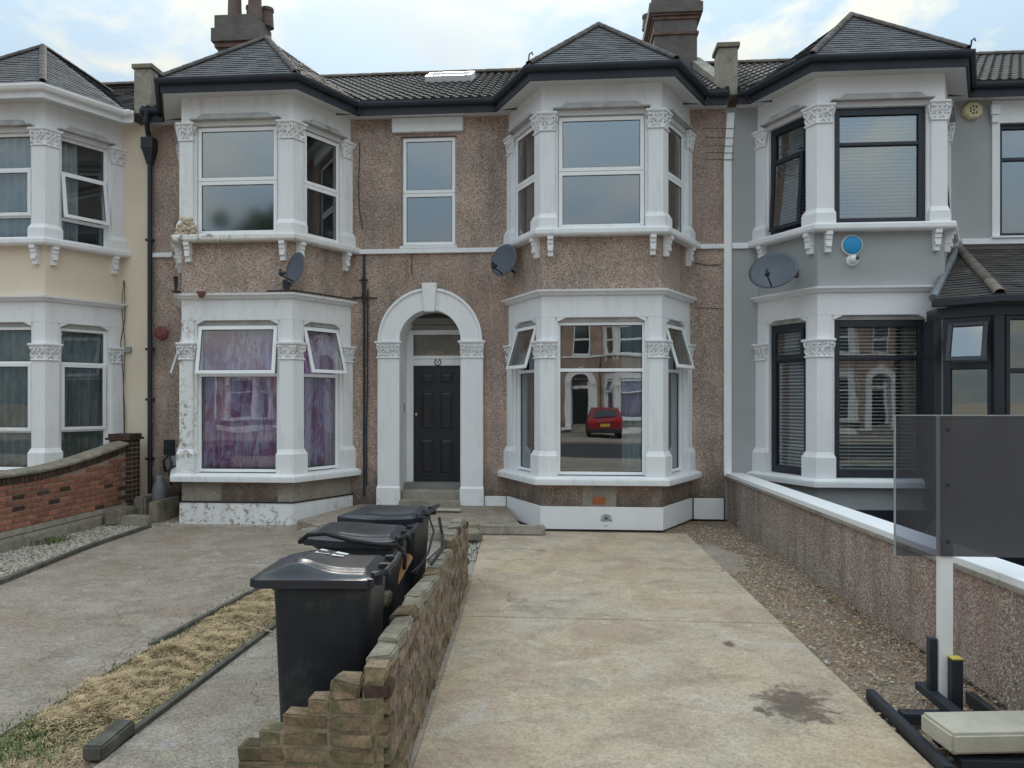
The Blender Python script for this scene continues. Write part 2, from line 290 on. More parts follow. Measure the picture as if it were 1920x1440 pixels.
M['leaf'] = rough_mat('tree_leaves', (0.11, 0.16, 0.06), 0.5, 2, 0.6, 0)
M['meter'] = rough_mat('dark_green_box', (0.02, 0.035, 0.028), 0.3, 8, 0.5, 0)
M['greybox'] = rough_mat('grey_box', (0.30, 0.32, 0.33), 0.1, 8, 0.6, 0)
M['frosted'] = rough_mat('grimy_fanlight_glass', (0.10, 0.095, 0.085), 0.4, 2.2, 0.12, 0, spec=0.7, stain=(0.42, 0.33, 0.17), stain_amt=0.32, stain_scale=1.6)
m, t, b = newmat('smoked_acrylic'); k = NB(t); M['board'] = m
b.inputs['Base Color'].default_value = (0.075, 0.072, 0.078, 1); b.inputs['Roughness'].default_value = 0.25
tr = k.n('ShaderNodeBsdfTransparent'); tr.inputs[0].default_value = (0.85, 0.87, 0.92, 1); ms = k.n('ShaderNodeMixShader')
xs = k.n('ShaderNodeSeparateXYZ'); k.l(k.world(), xs.inputs[0])
k.l(k.ramp(k.math('MULTIPLY', k.math('SUBTRACT', xs.outputs[0], 2.0), 1.25), [(0.0, 0.32), (0.34, 0.52), (0.38, 0.80), (1.0, 0.86)]), ms.inputs[0])
k.l(tr.outputs[0], ms.inputs[1]); k.l(b.outputs[0], ms.inputs[2]); k.l(ms.outputs[0], t.nodes['Material Output'].inputs[0])

# ------------------------------------------------------------------ mesh helpers
class MB:
    def __init__(s): s.v = []; s.f = []
    def add(s, vs, fs):
        n = len(s.v); s.v += [tuple(q) for q in vs]; s.f += [tuple(i + n for i in f) for f in fs]; return s
    def hexa(s, p):   # bottom 4 (ccw) then top 4
        return s.add(p, [(3, 2, 1, 0), (4, 5, 6, 7), (0, 1, 5, 4), (1, 2, 6, 5), (2, 3, 7, 6), (3, 0, 4, 7)])
    def box(s, x0, x1, y0, y1, z0, z1):
        return s.hexa([(x0, y0, z0), (x1, y0, z0), (x1, y1, z0), (x0, y1, z0), (x0, y0, z1), (x1, y0, z1), (x1, y1, z1), (x0, y1, z1)])
    def loft(s, rings, cap=True, closed=True):
        n = len(rings[0]); b0 = len(s.v); fs = []
        for r in rings: s.v += [tuple(q) for q in r]
        for i in range(len(rings) - 1):
            for j in range(n if closed else n - 1):
                a, c = i * n + j, i * n + (j + 1) % n
                fs.append((a, c, c + n, a + n))
        if cap: fs += [tuple(reversed(range(n))), tuple(range((len(rings) - 1) * n, len(rings) * n))]
        s.f += [tuple(i + b0 for i in f) for f in fs]; return s
    def prism(s, poly, z0, z1): return s.loft([[(x, y, z0) for x, y in poly], [(x, y, z1) for x, y in poly]])
    def tube(s, pts, r, n=8, r2=None):
        pts = [Vector(p) for p in pts]; rings = []
        for i, p in enumerate(pts):
            d = (pts[min(i + 1, len(pts) - 1)] - pts[max(i - 1, 0)]).normalized()
            a = d.orthogonal().normalized() if i == 0 else (a - d * a.dot(d)).normalized()
            b_ = d.cross(a); rr = r if r2 is None else r + (r2 - r) * i / (len(pts) - 1)
            rings.append([p + (a * cos(2 * pi * j / n) + b_ * sin(2 * pi * j / n)) * rr for j in range(n)])
        return s.loft(rings)
    def ell(s, c, r, n=8, m=5):
        rings = []
        for i in range(1, m):
            t_ = pi * i / m
            rings.append([(c[0] + r[0] * sin(t_) * cos(2 * pi * j / n), c[1] + r[1] * sin(t_) * sin(2 * pi * j / n), c[2] - r[2] * cos(t_)) for j in range(n)])
        return s.loft(rings)
def clean_normals(me):
    bm = bmesh.new(); bm.from_mesh(me); bmesh.ops.recalc_face_normals(bm, faces=bm.faces); bm.to_mesh(me); bm.free()
def build(name, mb, mat, parent=None, bevel=0.0, smooth=False, loc=None, kind=None, seg=2, label=None, fixn=True):
    me = bpy.data.meshes.new(name)
    off = Vector(loc) if loc is not None else Vector((0, 0, 0))
    me.from_pydata([Vector(q) - off for q in mb.v], [], mb.f)
    if fixn: clean_normals(me)
    me.materials.append(mat)
    if smooth: me.polygons.foreach_set('use_smooth', [True] * len(me.polygons))
    o = bpy.data.objects.new(name, me); COL.objects.link(o); o.location = off
    if parent is not None:
        o.parent = parent; pp = Vector((0, 0, 0)); q = parent
        while q is not None: pp += q.location; q = q.parent
        o.location = off - pp if loc is not None else -pp
    if bevel:
        md = o.modifiers.new('bevel', 'BEVEL'); md.width = bevel; md.segments = seg; md.limit_method = 'ANGLE'; md.angle_limit = radians(40)
    if kind: o['kind'] = kind
    if label: o['label'] = label
    return o
def tag(o, label, cat, group=None):
    o['label'] = label; o['category'] = cat
    if group: o['group'] = group
    return o
def empty(name, loc, label, cat, group=None):
    o = bpy.data.objects.new(name, None); COL.objects.link(o); o.location = loc; o.empty_display_size = 0.2
    return tag(o, label, cat, group)
def inst(name, me, loc, parent=None, rot=None, scale=None, mat=None):
    o = bpy.data.objects.new(name, me); COL.objects.link(o)
    pp = Vector((0, 0, 0)); q = parent
    while q is not None: pp += q.location; q = q.parent
    o.parent = parent; o.location = Vector(loc) - pp
    if rot is not None: o.rotation_euler = rot
    if scale is not None: o.scale = scale
    if mat is not None:
        o.material_slots[0].link = 'OBJECT'; o.material_slots[0].material = mat
    return o
def copy_tree(o, parent=None):
    c = o.copy(); COL.objects.link(c); c.parent = parent
    for ch in list(o.children): copy_tree(ch, c)
    return c
class Fr:     # a vertical face: s along it, n outward, z up
    def __init__(s, a, b):
        s.a = Vector((a[0], a[1])); d = Vector((b[0] - a[0], b[1] - a[1])); s.L = d.length; s.d = d / s.L
        s.n = Vector((s.d.y, -s.d.x))
    def p(s, u, n, z): q = s.a + s.d * u + s.n * n; return (q.x, q.y, z)
    def box(s, mb, u0, u1, n0, n1, z0, z1):
        return mb.hexa([s.p(u0, n1, z0), s.p(u1, n1, z0), s.p(u1, n0, z0), s.p(u0, n0, z0), s.p(u0, n1, z1), s.p(u1, n1, z1), s.p(u1, n0, z1), s.p(u0, n0, z1)])

# ------------------------------------------------------------------ bay geometry
D, F = 12.2, 11.08
HF, HW = 0.9, 1.5
def ring(cx, off, y=None):
    yw = D if y is None else y
    nx, ny, dx, dy = -0.8815, -0.4722, 0.4722, -0.8815
    fx = -HF - 0.5988 * off
    t = (F + ny * off - yw) / 0.8815
    wx = -HF + nx * off + dx * t
    return [(cx + wx, yw), (cx + fx, F - off), (cx - fx, F - off), (cx - wx, yw)]
def band(mb, cx, o1, o0, z0, z1):
    a, b_ = ring(cx, o1), ring(cx, o0)
    for i in range(3):
        mb.hexa([(*a[i], z0), (*a[i + 1], z0), (*b_[i + 1], z0), (*b_[i], z0), (*a[i], z1), (*a[i + 1], z1), (*b_[i + 1], z1), (*b_[i], z1)])
def bandm(mb, cx, prof):      # stacked profile [(off,z)...] closed to the inside
    for (o1, z1), (o2, z2) in zip(prof, prof[1:]):
        if z1 == z2: continue
        a1, a2, b_ = ring(cx, o1), ring(cx, o2), ring(cx, -0.15)
        for i in range(3):
            mb.hexa([(*a1[i], z1), (*a1[i + 1], z1), (*b_[i + 1], z1), (*b_[i], z1), (*a2[i], z2), (*a2[i + 1], z2), (*b_[i + 1], z2), (*b_[i], z2)])
def cpoly(cx, side, off, ext, w=0.215, back=0.24):
    """plan outline of a corner pier; side -1 left, +1 right"""
    c0 = Vector((cx - HF - 0.5988 * off, F - off)); ci = Vector((cx - HF + 0.5988 * back, F + back))
    dm = Vector((1, 0)); ds = Vector((-0.4722, 0.8815)); w_ = w + ext
    nM = Vector((0, -1)); nS = Vector((-0.8815, -0.4722)); cc0 = Vector((cx - HF, F))
    pts = [cc0 + ds * w_ + nS * off, c0, cc0 + dm * w_ + nM * off, cc0 + dm * w_ - nM * back, ci, cc0 + ds * w_ - nS * back]
    if side > 0: pts = [Vector((2 * cx - q.x, q.y)) for q in reversed(pts)]
    return [(q.x, q.y) for q in pts]
def epoly(cx, side, off, ext, w=0.205, back=0.2):
    a = Vector((cx - HW, D)); d = Vector((0.4722, -0.8815)); n = Vector((-0.8815, -0.4722)); w_ = w + ext
    p0 = a + n * off; t = (D - p0.y) / d.y; p0 = p0 + d * t
    q0 = a - n * back; t = (D - q0.y) / d.y; q0 = q0 + d * t
    pts = [p0, a + d * w_ + n * off, a + d * w_ - n * back, q0]
    if side > 0: pts = [Vector((2 * cx - q.x, q.y)) for q in reversed(pts)]
    return [(q.x, q.y) for q in pts]
def loftp(mb, fn, levels):
    mb.loft([[(x, y, z) for x, y in fn(off, ext)] for off, ext, z in levels])
CARVE = []
def capital(parent, fn, z0, z1, mat, rnd):
    mb = MB(); h = z1 - z0
    loftp(mb, fn, [(0.010, 0.006, z0), (0.022, 0.014, z0 + 0.006), (0.022, 0.014, z0 + 0.022), (0.004, 0.0, z0 + 0.03), (0.006, 0.0, z0 + h * 0.45), (0.02, 0.012, z1 - 0.075), (0.03, 0.02, z1 - 0.045)])
    o = build('capital', mb, mat, parent, bevel=0.003)
    mb = MB(); loftp(mb, fn, [(0.038, 0.026, z1 - 0.044), (0.055, 0.038, z1 - 0.03), (0.058, 0.040, z1 - 0.006), (0.05, 0.034, z1)])
    pl = fn(0.0, 0.0); n = len(pl) // 2 if len(pl) == 6 else 1
    segs = [(0, 1), (1, 2)] if len(pl) == 6 else ([(0, 1)])
    if len(pl) == 6 and pl[0][0] > pl[-1][0]: pass
    faces = [(pl[i], pl[i + 1]) for i in range(len(pl) - 1)]
    # only the outward (street-side) faces get carving
    cen = (sum(q[0] for q in pl) / len(pl), sum(q[1] for q in pl) / len(pl))
    lf = MB()
    for a, b_ in faces:
        d = Vector((b_[0] - a[0], b_[1] - a[1])); L = d.length
        if L < 0.12: continue
        d /= L; nn = Vector((d.y, -d.x)); mid = Vector(((a[0] + b_[0]) / 2, (a[1] + b_[1]) / 2))
        if nn.dot(mid - Vector(cen)) < 0: nn = -nn
        if nn.y > 0.1: continue
        k_ = max(3, int(L / 0.055))
        for row in range(2):
            for i in range(k_):
                u0 = L * (i + 0.5) / k_ + rnd.uniform(-0.008, 0.008); za = z0 + 0.035 + row * 0.085 + rnd.uniform(-0.01, 0.01); s_ = rnd.choice((-1, 1)); pts = []
                for q in range(6):      # each leaf is a curling tapered rib
                    f_ = q / 5; uu = min(max(u0 + s_ * 0.035 * sin(f_ * 3.4), 0.0), L); c = Vector(a) + d * uu + nn * (0.002 + 0.014 * row + 0.014 * f_ + 0.010 * sin(f_ * 3)); pts.append((c.x, c.y, za + 0.085 * sin(f_ * 2.0)))
                lf.tube(pts, 0.017, 6, 0.006); e_ = pts[-1]; lf.ell(e_, (0.014, 0.012, 0.012), 6, 4)
        for u in (0.012, L - 0.012):
            c = Vector(a) + d * u + nn * 0.03
            lf.ell((c.x, c.y, z1 - 0.07), (0.022, 0.022, 0.024), 8, 5)
    build('capital_top', mb, mat, parent, bevel=0.003)
    build('carved_leaves', lf, mat, parent, smooth=True, kind='stuff')
def pier(parent, cx, side, end, z0, zb, zc0, zc1, ztop, mat, rnd):
    fn = (lambda o, e: epoly(cx, side, o, e)) if end else (lambda o, e: cpoly(cx, side, o, e))
    mb = MB(); loftp(mb, fn, [(0.0, 0.0, z0 + zb + 0.075), (0.0, 0.0, zc0)])
    o = build('pilaster', mb, mat, parent, bevel=0.006)
    if True:
        j_ = MB(); loftp(j_, fn, [(-0.05, 0.045, z0), (-0.05, 0.045, 3.139 if z0 < 2 else 6.139)]); build('window_jamb', j_, mat, o)
    b_ = MB(); loftp(b_, fn, [(0.045, 0.04, z0), (0.045, 0.04, z0 + zb), (0.032, 0.03, z0 + zb + 0.02), (0.008, 0.008, z0 + zb + 0.074)])
    build('pilaster_base', b_, mat, o, bevel=0.004)
    capital(o, fn, zc0, zc1, mat, rnd)
    if ztop > zc1 + 0.01:
        u = MB(); loftp(u, fn, [(-0.03, 0.0, zc1), (-0.03, 0.0, ztop)]); build('pilaster_head', u, mat, o, bevel=0.004)
    return o
def curtain(name, parent, fr, u0, u1, z0, z1, n, mat, amp=0.034, wl=0.15, gather=0.0, rnd=random):
    mb = MB(); nu = max(8, int((u1 - u0) / 0.018)); nz = 8; ph = rnd.random() * 6
    for j in range(nz + 1):
        zz = z0 + (z1 - z0) * j / nz
        for i in range(nu + 1):
            f_ = i / nu; u = u0 + (u1 - u0) * f_
            if gather: u = u1 - (u1 - u) * (1 - gather * sin(pi * min(1, (1 - j / nz) * 0.9)))
            w = sin(2 * pi * (u - u0) / wl + ph + 0.6 * sin(zz * 2.1) + 2 * noise.noise(Vector((u * 3, zz * 0.5, ph))))
            mb.v.append(fr.p(u, n + amp * w, zz))
    for j in range(nz):
        for i in range(nu):
            a = j * (nu + 1) + i; mb.f.append((a, a + 1, a + nu + 2, a + nu + 1))
    o = build(name, mb, mat, parent, smooth=True, fixn=False)
    md = o.modifiers.new('thick', 'SOLIDIFY'); md.thickness = 0.003
    return o
def blind(parent, fr, u0, u1, z0, z1, n, mat, pitch=0.052, tilt=0.5):
    mb = MB(); z = z0 + 0.02
    while z < z1 - 0.03:
        h_ = 0.019; a = tilt
        mb.hexa([fr.p(u0, n + h_ * cos(a), z - h_ * sin(a)), fr.p(u1, n + h_ * cos(a), z - h_ * sin(a)), fr.p(u1, n - h_ * cos(a), z + h_ * sin(a)), fr.p(u0, n - h_ * cos(a), z + h_ * sin(a)),
                 fr.p(u0, n + h_ * cos(a), z - h_ * sin(a) + 0.003), fr.p(u1, n + h_ * cos(a), z - h_ * sin(a) + 0.003), fr.p(u1, n - h_ * cos(a), z + h_ * sin(a) + 0.003), fr.p(u0, n - h_ * cos(a), z + h_ * sin(a) + 0.003)])
        z += pitch
    build('blind_slats', mb, mat, parent, kind='stuff')
    mb = MB()
    for q in (0.15, 0.85):
        u = u0 + (u1 - u0) * q; fr.box(mb, u - 0.002, u + 0.002, n + 0.021, n + 0.023, z0, z1)
    fr.box(mb, u0, u1, n - 0.02, n + 0.02, z1 - 0.03, z1); build('blind_cord', mb, mat, parent)
def window(parent, fr, u0, u1, z0, z1, n, trans, fmat, gmat, opens=(), sashes=(), fw=0.06, vents=(), tw=0.05, label=None):
    """n = outward offset of the frame face (negative = recessed); trans = heights of the transoms.
       opens: {pane index: angle} top-hung and open; sashes: panes with their own sash frame"""
    dp = 0.07; mb = MB()
    fr.box(mb, u0, u0 + fw, n - dp, n, z0, z1); fr.box(mb, u1 - fw, u1, n - dp, n, z0, z1)
    fr.box(mb, u0 + fw, u1 - fw, n - dp, n, z0, z0 + fw); fr.box(mb, u0 + fw, u1 - fw, n - dp, n, z1 - fw, z1)
    for t_ in trans: fr.box(mb, u0 + fw, u1 - fw, n - dp, n, t_ - tw / 2, t_ + tw / 2)
    w = build('window', mb, fmat, parent, bevel=0.004, label=label)
    zs = [z0 + fw] + [q for t_ in trans for q in (t_ - tw / 2, t_ + tw / 2)] + [z1 - fw]
    for i in range(len(trans) + 1):
        a, b_ = zs[2 * i], zs[2 * i + 1]; ua, ub = u0 + fw, u1 - fw
        if i in opens or i in sashes:
            ang = opens[i] if i in opens else 0.0
            sw = 0.055; e = 0.022
            def tp(u, nn, z, top=b_ + e, ang=ang):   # rotate about the sash's top edge
                dz = z - top; dn = nn - (n + 0.004)
                return fr.p(u, n + 0.004 + dn * cos(ang) - dz * sin(ang), top + dz * cos(ang) + dn * sin(ang))
            def sb(mb_, x0, x1, n0, n1, y0, y1):
                mb_.hexa([tp(x0, n1, y0), tp(x1, n1, y0), tp(x1, n0, y0), tp(x0, n0, y0), tp(x0, n1, y1), tp(x1, n1, y1), tp(x1, n0, y1), tp(x0, n0, y1)])
            m_ = MB(); A, B = ua - e, ub + e; zA, zB = a - e, b_ + e; q0, q1 = n + 0.004, n + 0.034
            sb(m_, A, A + sw, q0, q1, zA, zB); sb(m_, B - sw, B, q0, q1, zA, zB)
            sb(m_, A + sw, B - sw, q0, q1, zA, zA + sw); sb(m_, A + sw, B - sw, q0, q1, zB - sw, zB)
            build('sash', m_, fmat, w, bevel=0.004)
            g = MB(); sb(g, A + sw, B - sw, n + 0.012, n + 0.016, zA + sw, zB - sw); build('pane', g, gmat, w)
            bd = MB()
            for (x0, x1, y0, y1) in ((A + sw, B - sw, zA + sw, zA + sw + 0.008), (A + sw, B - sw, zB - sw - 0.008, zB - sw), (A + sw, A + sw + 0.008, zA + sw + .008, zB - sw - .008), (B - sw - 0.008, B - sw, zA + sw + .008, zB - sw - .008)):
                sb(bd, x0, x1, n + 0.017, n + 0.02, y0, y1)
            build('gasket', bd, M['cable'], w)
        else:
            g = MB(); fr.box(g, ua, ub, n - 0.042, n - 0.038, a, b_); build('pane', g, gmat, w)
            bd = MB()
            for (x0, x1, y0, y1) in ((ua, ub, a, a + 0.008), (ua, ub, b_ - 0.008, b_), (ua, ua + 0.008, a + .008, b_ - .008), (ub - 0.008, ub, a + .008, b_ - .008)):
                fr.box(bd, x0, x1, n - 0.037, n - 0.03, y0, y1)
            build('gasket', bd, M['cable'], w)
    return w
def bay_faces(cx):
    r = ring(cx, 0); return Fr(r[0], r[1]), Fr(r[1], r[2]), Fr(r[2], r[3])
def bay(house, cx, st):
    rnd = random.Random(st.get('seed', 1)); wm = st['white']; fl, fm, frr = bay_faces(cx)
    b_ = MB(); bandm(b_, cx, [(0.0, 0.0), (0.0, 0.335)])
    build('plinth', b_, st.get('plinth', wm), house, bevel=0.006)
    b_ = MB(); band(b_, cx, -0.035, -0.25, 0.335, 0.66); build('bay_wall', b_, st['apron0'], house)
    b_ = MB(); bandm(b_, cx, [(0.13, 0.665), (0.135, 0.73), (0.13, 0.755), (0.05, 0.785)]); build('sill', b_, wm, house, bevel=0.006)
    b_ = MB(); band(b_, cx, -0.03, -0.25, 3.14, 3.46); build('lintel_band', b_, wm, house, bevel=0.004)
    b_ = MB(); bandm(b_, cx, [(-0.02, 3.461), (0.02, 3.475), (0.03, 3.50), (0.07, 3.515), (0.075, 3.545), (-0.05, 3.56)]); build('cornice', b_, wm, house, bevel=0.003)
    b_ = MB(); band(b_, cx, -0.035, -0.25, 3.56, 4.335); build('bay_wall', b_, st['apron1'], house)
    b_ = MB(); bandm(b_, cx, [(0.10, 4.336), (0.12, 4.36), (0.12, 4.42), (0.10, 4.445)]); build('sill', b_, st.get('sill1', wm), house, bevel=0.006)
    b_ = MB(); band(b_, cx, -0.03, -0.25, 6.14, 6.60); build('lintel_band', b_, wm, house, bevel=0.004)
    for side in (-1, 1):
        for end in (False, True):
            pier(house, cx, side, end, 0.786, 0.30, 2.53, 2.80, 3.139, wm, rnd)
            pier(house, cx, side, end, 4.446, 0.16, 5.90, 6.18, 6.18, wm, rnd)
    # brackets under the upper sill
    brs = [(fm, 0.15), (fm, 1.65), (fl, 1.27 - 0.13), (frr, 0.13), (fl, 0.17), (frr, 1.27 - 0.17)]
    for fr, u in brs:
        b_ = MB()
        for (z0, z1, o) in ((4.28, 4.334, 0.10), (4.22, 4.279, 0.075), (4.16, 4.219, 0.06), (4.115, 4.159, 0.07), (4.04, 4.114, 0.035)):
            fr.box(b_, u - 0.045 + (z1 < 4.2) * 0.006, u + 0.045 - (z1 < 4.2) * 0.006, -0.04, o, z0, z1)
        build('bracket', b_, wm, house, bevel=0.004)
    # openings
    for fr, (u0, u1), key in ((fl, (0.24, 1.02), 'L'), (fm, (0.25, 1.55), 'M'), (frr, (0.25, 1.03), 'R')):
        # chamfered window head below the lintel band
        b_ = MB(); fr.box(b_, u0, u1, -0.2, -0.085, 3.075, 3.139)
        build('window_head', b_, M['stone'] if st.get('stonehead', True) else wm, house)
        b_ = MB()
        for a, q in ((u0, 1), (u1, -1)):
            b_.add([fr.p(a, -0.031, 3.139), fr.p(a, -0.031, 3.078), fr.p(a + q * 0.13, -0.031, 3.139), fr.p(a, -0.084, 3.139), fr.p(a, -0.084, 3.078), fr.p(a + q * 0.13, -0.084, 3.139)],
                   [(0, 1, 2), (3, 5, 4), (0, 3, 4, 1), (1, 4, 5, 2), (2, 5, 3, 0)])
        build('head_corner', b_, wm, house)
        b_ = MB()
        e0 = 0.06
        b_.hexa([fr.p(u0 - e0, 0.075, 6.205), fr.p(u1 + e0, 0.075, 6.205), fr.p(u1 + e0, -0.029, 6.205), fr.p(u0 - e0, -0.029, 6.205), fr.p(u0 - e0, 0.075, 6.225), fr.p(u1 + e0, 0.075, 6.225), fr.p(u1 + e0, -0.029, 6.225), fr.p(u0 - e0, -0.029, 6.225)])
        b_.hexa([fr.p(u0 + 0.04, 0.06, 6.226), fr.p(u1 - 0.04, 0.06, 6.226), fr.p(u1 - 0.04, -0.029, 6.226), fr.p(u0 + 0.04, -0.029, 6.226), fr.p(u0 + 0.13, 0.03, 6.305), fr.p(u1 - 0.13, 0.03, 6.305), fr.p(u1 - 0.13, -0.029, 6.305), fr.p(u0 + 0.13, -0.029, 6.305)])
        build('hood_mould', b_, M['stone'], house, bevel=0.004)
        side = key != 'M'
        lo = st['low_side' if side else 'low']; up = st['up_side' if side else 'up']
        wl = window(house, fr, u0, u1, 0.80, 3.073, -0.10, lo['t'], st['frame'], M[st.get('glow', 'glass_curt')], lo.get('open', {}), lo.get('sash', ()), fw=st.get('fw', 0.06))
        wu = window(house, fr, u0, u1, 4.447, 6.135, -0.09, up['t'], st['frame'], M['glass_sky' if not (side or st.get('gup')) else 'glass_curt'], up.get('open', {}), up.get('sash', ()), fw=st.get('fw', 0.06))
        for w, cfg, z0, z1 in ((wl, lo, 0.84, 3.06), (wu, up, 4.48, 6.10)):
            for c in cfg.get('curtain', ()):
                kind, a, b2 = c[0], u0 + (u1 - u0) * c[1], u0 + (u1 - u0) * c[2]
                if kind == 'blind': blind(w, fr, a, b2, z0, z1, -0.185, M['blind'], tilt=c[3])
                else: curtain('curtain', w, fr, a, b2, z0, z1, -0.205, M[kind], gather=c[3] if len(c) > 3 else 0, rnd=rnd)

# ---------------------------------------------------------------- roofs
def eave_path(xs, xe, bays, off):
    pts = [(xs, D - off)]
    for cx in bays: pts += ring(cx, off, D - off)
    pts.append((xe, D - off)); return pts
def sweep(mb, xs, xe, bays, prof):
    paths = [eave_path(xs, xe, bays, o) for o, z in prof]; n = len(prof)
    for i in range(len(paths[0]) - 1):
        for j in range(n):
            k_ = (j + 1) % n
            mb.add([(*paths[j][i], prof[j][1]), (*paths[j][i + 1], prof[j][1]), (*paths[k_][i + 1], prof[k_][1]), (*paths[k_][i], prof[k_][1])], [(0, 1, 2, 3)])
    for i in (0, len(paths[0]) - 1):
        mb.add([(*paths[j][i], prof[j][1]) for j in range(n)], [tuple(range(n))])
EAVE_OFF = 0.26; ZE = 6.77; RIDGE_Y = 15.3; RIDGE_Z = 8.62
def roofz(y): return ZE + (RIDGE_Z - ZE) * (y - (D - EAVE_OFF)) / (RIDGE_Y - (D - EAVE_OFF))
AP_Z = 8.01; AP_Y = 12.25; BACK_Y = (D - EAVE_OFF) + (AP_Z - ZE) / ((RIDGE_Z - ZE) / (RIDGE_Y - (D - EAVE_OFF)))
def slates(mb, poly, e, gauge=0.095, wid=0.2, th=0.004, rnd=random):
    """courses of slates on a planar polygon; e = horizontal direction along the eave"""
    P0 = Vector(poly[0]); e = Vector(e).normalized(); nn = (Vector(poly[1]) - P0).cross(Vector(poly[2]) - P0).normalized()
    if nn.z < 0: nn = -nn
    up = nn.cross(e).normalized()
    if up.z < 0: up = -up
    q = [((Vector(p) - P0).dot(e), (Vector(p) - P0).dot(up)) for p in poly]
    vmin, vmax = min(b for a, b in q), max(b for a, b in q); v = vmin - 0.02; row = 0
    while v < vmax - 0.02:
        vm = v + gauge * 0.5; xs = []
        for (a0, b0), (a1, b1) in zip(q, q[1:] + q[:1]):
            if (b0 <= vm) != (b1 <= vm): xs.append(a0 + (a1 - a0) * (vm - b0) / (b1 - b0))
        if len(xs) >= 2:
            x0, x1 = min(xs), max(xs); x = x0 - (row % 2) * wid / 2
            while x < x1:
                a, b_ = max(x + 0.002, x0), min(x + wid - 0.002, x1)
                if b_ - a > 0.02:
                    r = rnd.uniform(-0.004, 0.004); t0 = 0.012 + th + rnd.uniform(0, 0.005)
                    def pt(u, w, h): return P0 + e * u + up * w + nn * h
                    mb.hexa([pt(a, v + r, t0 - th), pt(b_, v + r, t0 - th), pt(b_, v + gauge + 0.02, 0.002), pt(a, v + gauge + 0.02, 0.002),
                             pt(a, v + r, t0), pt(b_, v + r, t0), pt(b_, v + gauge + 0.02, 0.006), pt(a, v + gauge + 0.02, 0.006)])
                x += wid
        v += gauge; row += 1
def bay_roof_z(x, y, cx):
    B, A = ring(cx, EAVE_OFF)[1], ring(cx, EAVE_OFF, D - EAVE_OFF)[0]; out = []
    ap, bk = (cx, AP_Y, AP_Z), (cx, BACK_Y, AP_Z)
    for sg in (1, -1):
        m_ = lambda p: Vector((cx + sg * (p[0] - cx), p[1], p[2] if len(p) > 2 else ZE))
        for a, b_, c in ((m_(B), m_((2 * cx - B[0], B[1])), Vector(ap)), (m_(A), m_(B), Vector(ap)), (m_(A), Vector(ap), Vector(bk))):
            n = (b_ - a).cross(c - a); out.append(a.z - (n.x * (x - a.x) + n.y * (y - a.y)) / n.z)
    return min(out)
def pantiles(mb, x0, x1, y0, y1, skip=(), gauge=0.3, wid=0.15, rnd=random):
    sl = Vector((0, RIDGE_Y - D + EAVE_OFF, RIDGE_Z - ZE)).normalized(); nn = Vector((0, -sl.z, sl.y))
    L = (y1 - y0) / sl.y; rows = int(L / gauge) + 1
    for r in range(rows):
        v0 = r * gauge - 0.03; v1 = min(v0 + gauge + 0.03, L)
        n = int((x1 - x0) / (wid / 6)); b0 = len(mb.v); jit = rnd.uniform(-0.004, 0.004)
        for i in range(n + 1):
            x = x0 + (x1 - x0) * i / n; ph = (x / wid) % 1
            w = 0.032 * max(0, sin(pi * min(1, ph / 0.55))) ** 0.8 if ph < 0.55 else 0.0
            for (v, h) in ((v0, 0.0), (v0, 0.035 + w), (v1, 0.010 + w)):
                p = Vector((x, y0, roofz(y0))) + sl * (v + jit) + nn * h
                for cx in skip:
                    if abs(x - cx) < 2.2 and bay_roof_z(x, p.y, cx) > roofz(p.y) - 0.02: p.z -= 0.2; break
                mb.v.append(tuple(p))
        for i in range(n):
            a = b0 + i * 3; mb.f.append((a, a + 3, a + 4, a + 1)); mb.f.append((a + 1, a + 4, a + 5, a + 2))
def half_tile_mesh(name, L=0.32, r=0.085, mat=None):
    mb = MB(); rings = []
    for y, s_ in ((0, 1.0), (L * 0.9, 0.93), (L, 0.93)):
        rings.append([(r * s_ * cos(a), y, r * s_ * sin(a) * 0.8) for a in [pi * (1.1 * i / 8 - 0.05) for i in range(9)]] + [((r * s_ - 0.015) * cos(a), y, (r * s_ - 0.015) * sin(a) * 0.8) for a in [pi * (1.1 * i / 8 - 0.05) for i in reversed(range(9))]])
    mb.loft(rings); me = bpy.data.meshes.new(name); me.from_pydata(mb.v, [], mb.f); clean_normals(me); me.materials.append(mat); return me
RT = half_tile_mesh('ridge_tile', mat=M['ridge'])
def ridge_line(parent, p0, p1, mat=None, scale=1.0):
    p0, p1 = Vector(p0), Vector(p1); d = p1 - p0; n = max(1, round(d.length / (0.30 * scale))); st = d.length / n
    q = d.normalized().to_track_quat('Y', 'Z')
    for i in range(n):
        o = inst('ridge_tile', RT, p0 + d * (i / n), parent, q.to_euler(), (scale, st / 0.30, scale))
        if mat: o.material_slots[0].link = 'OBJECT'; o.material_slots[0].material = mat
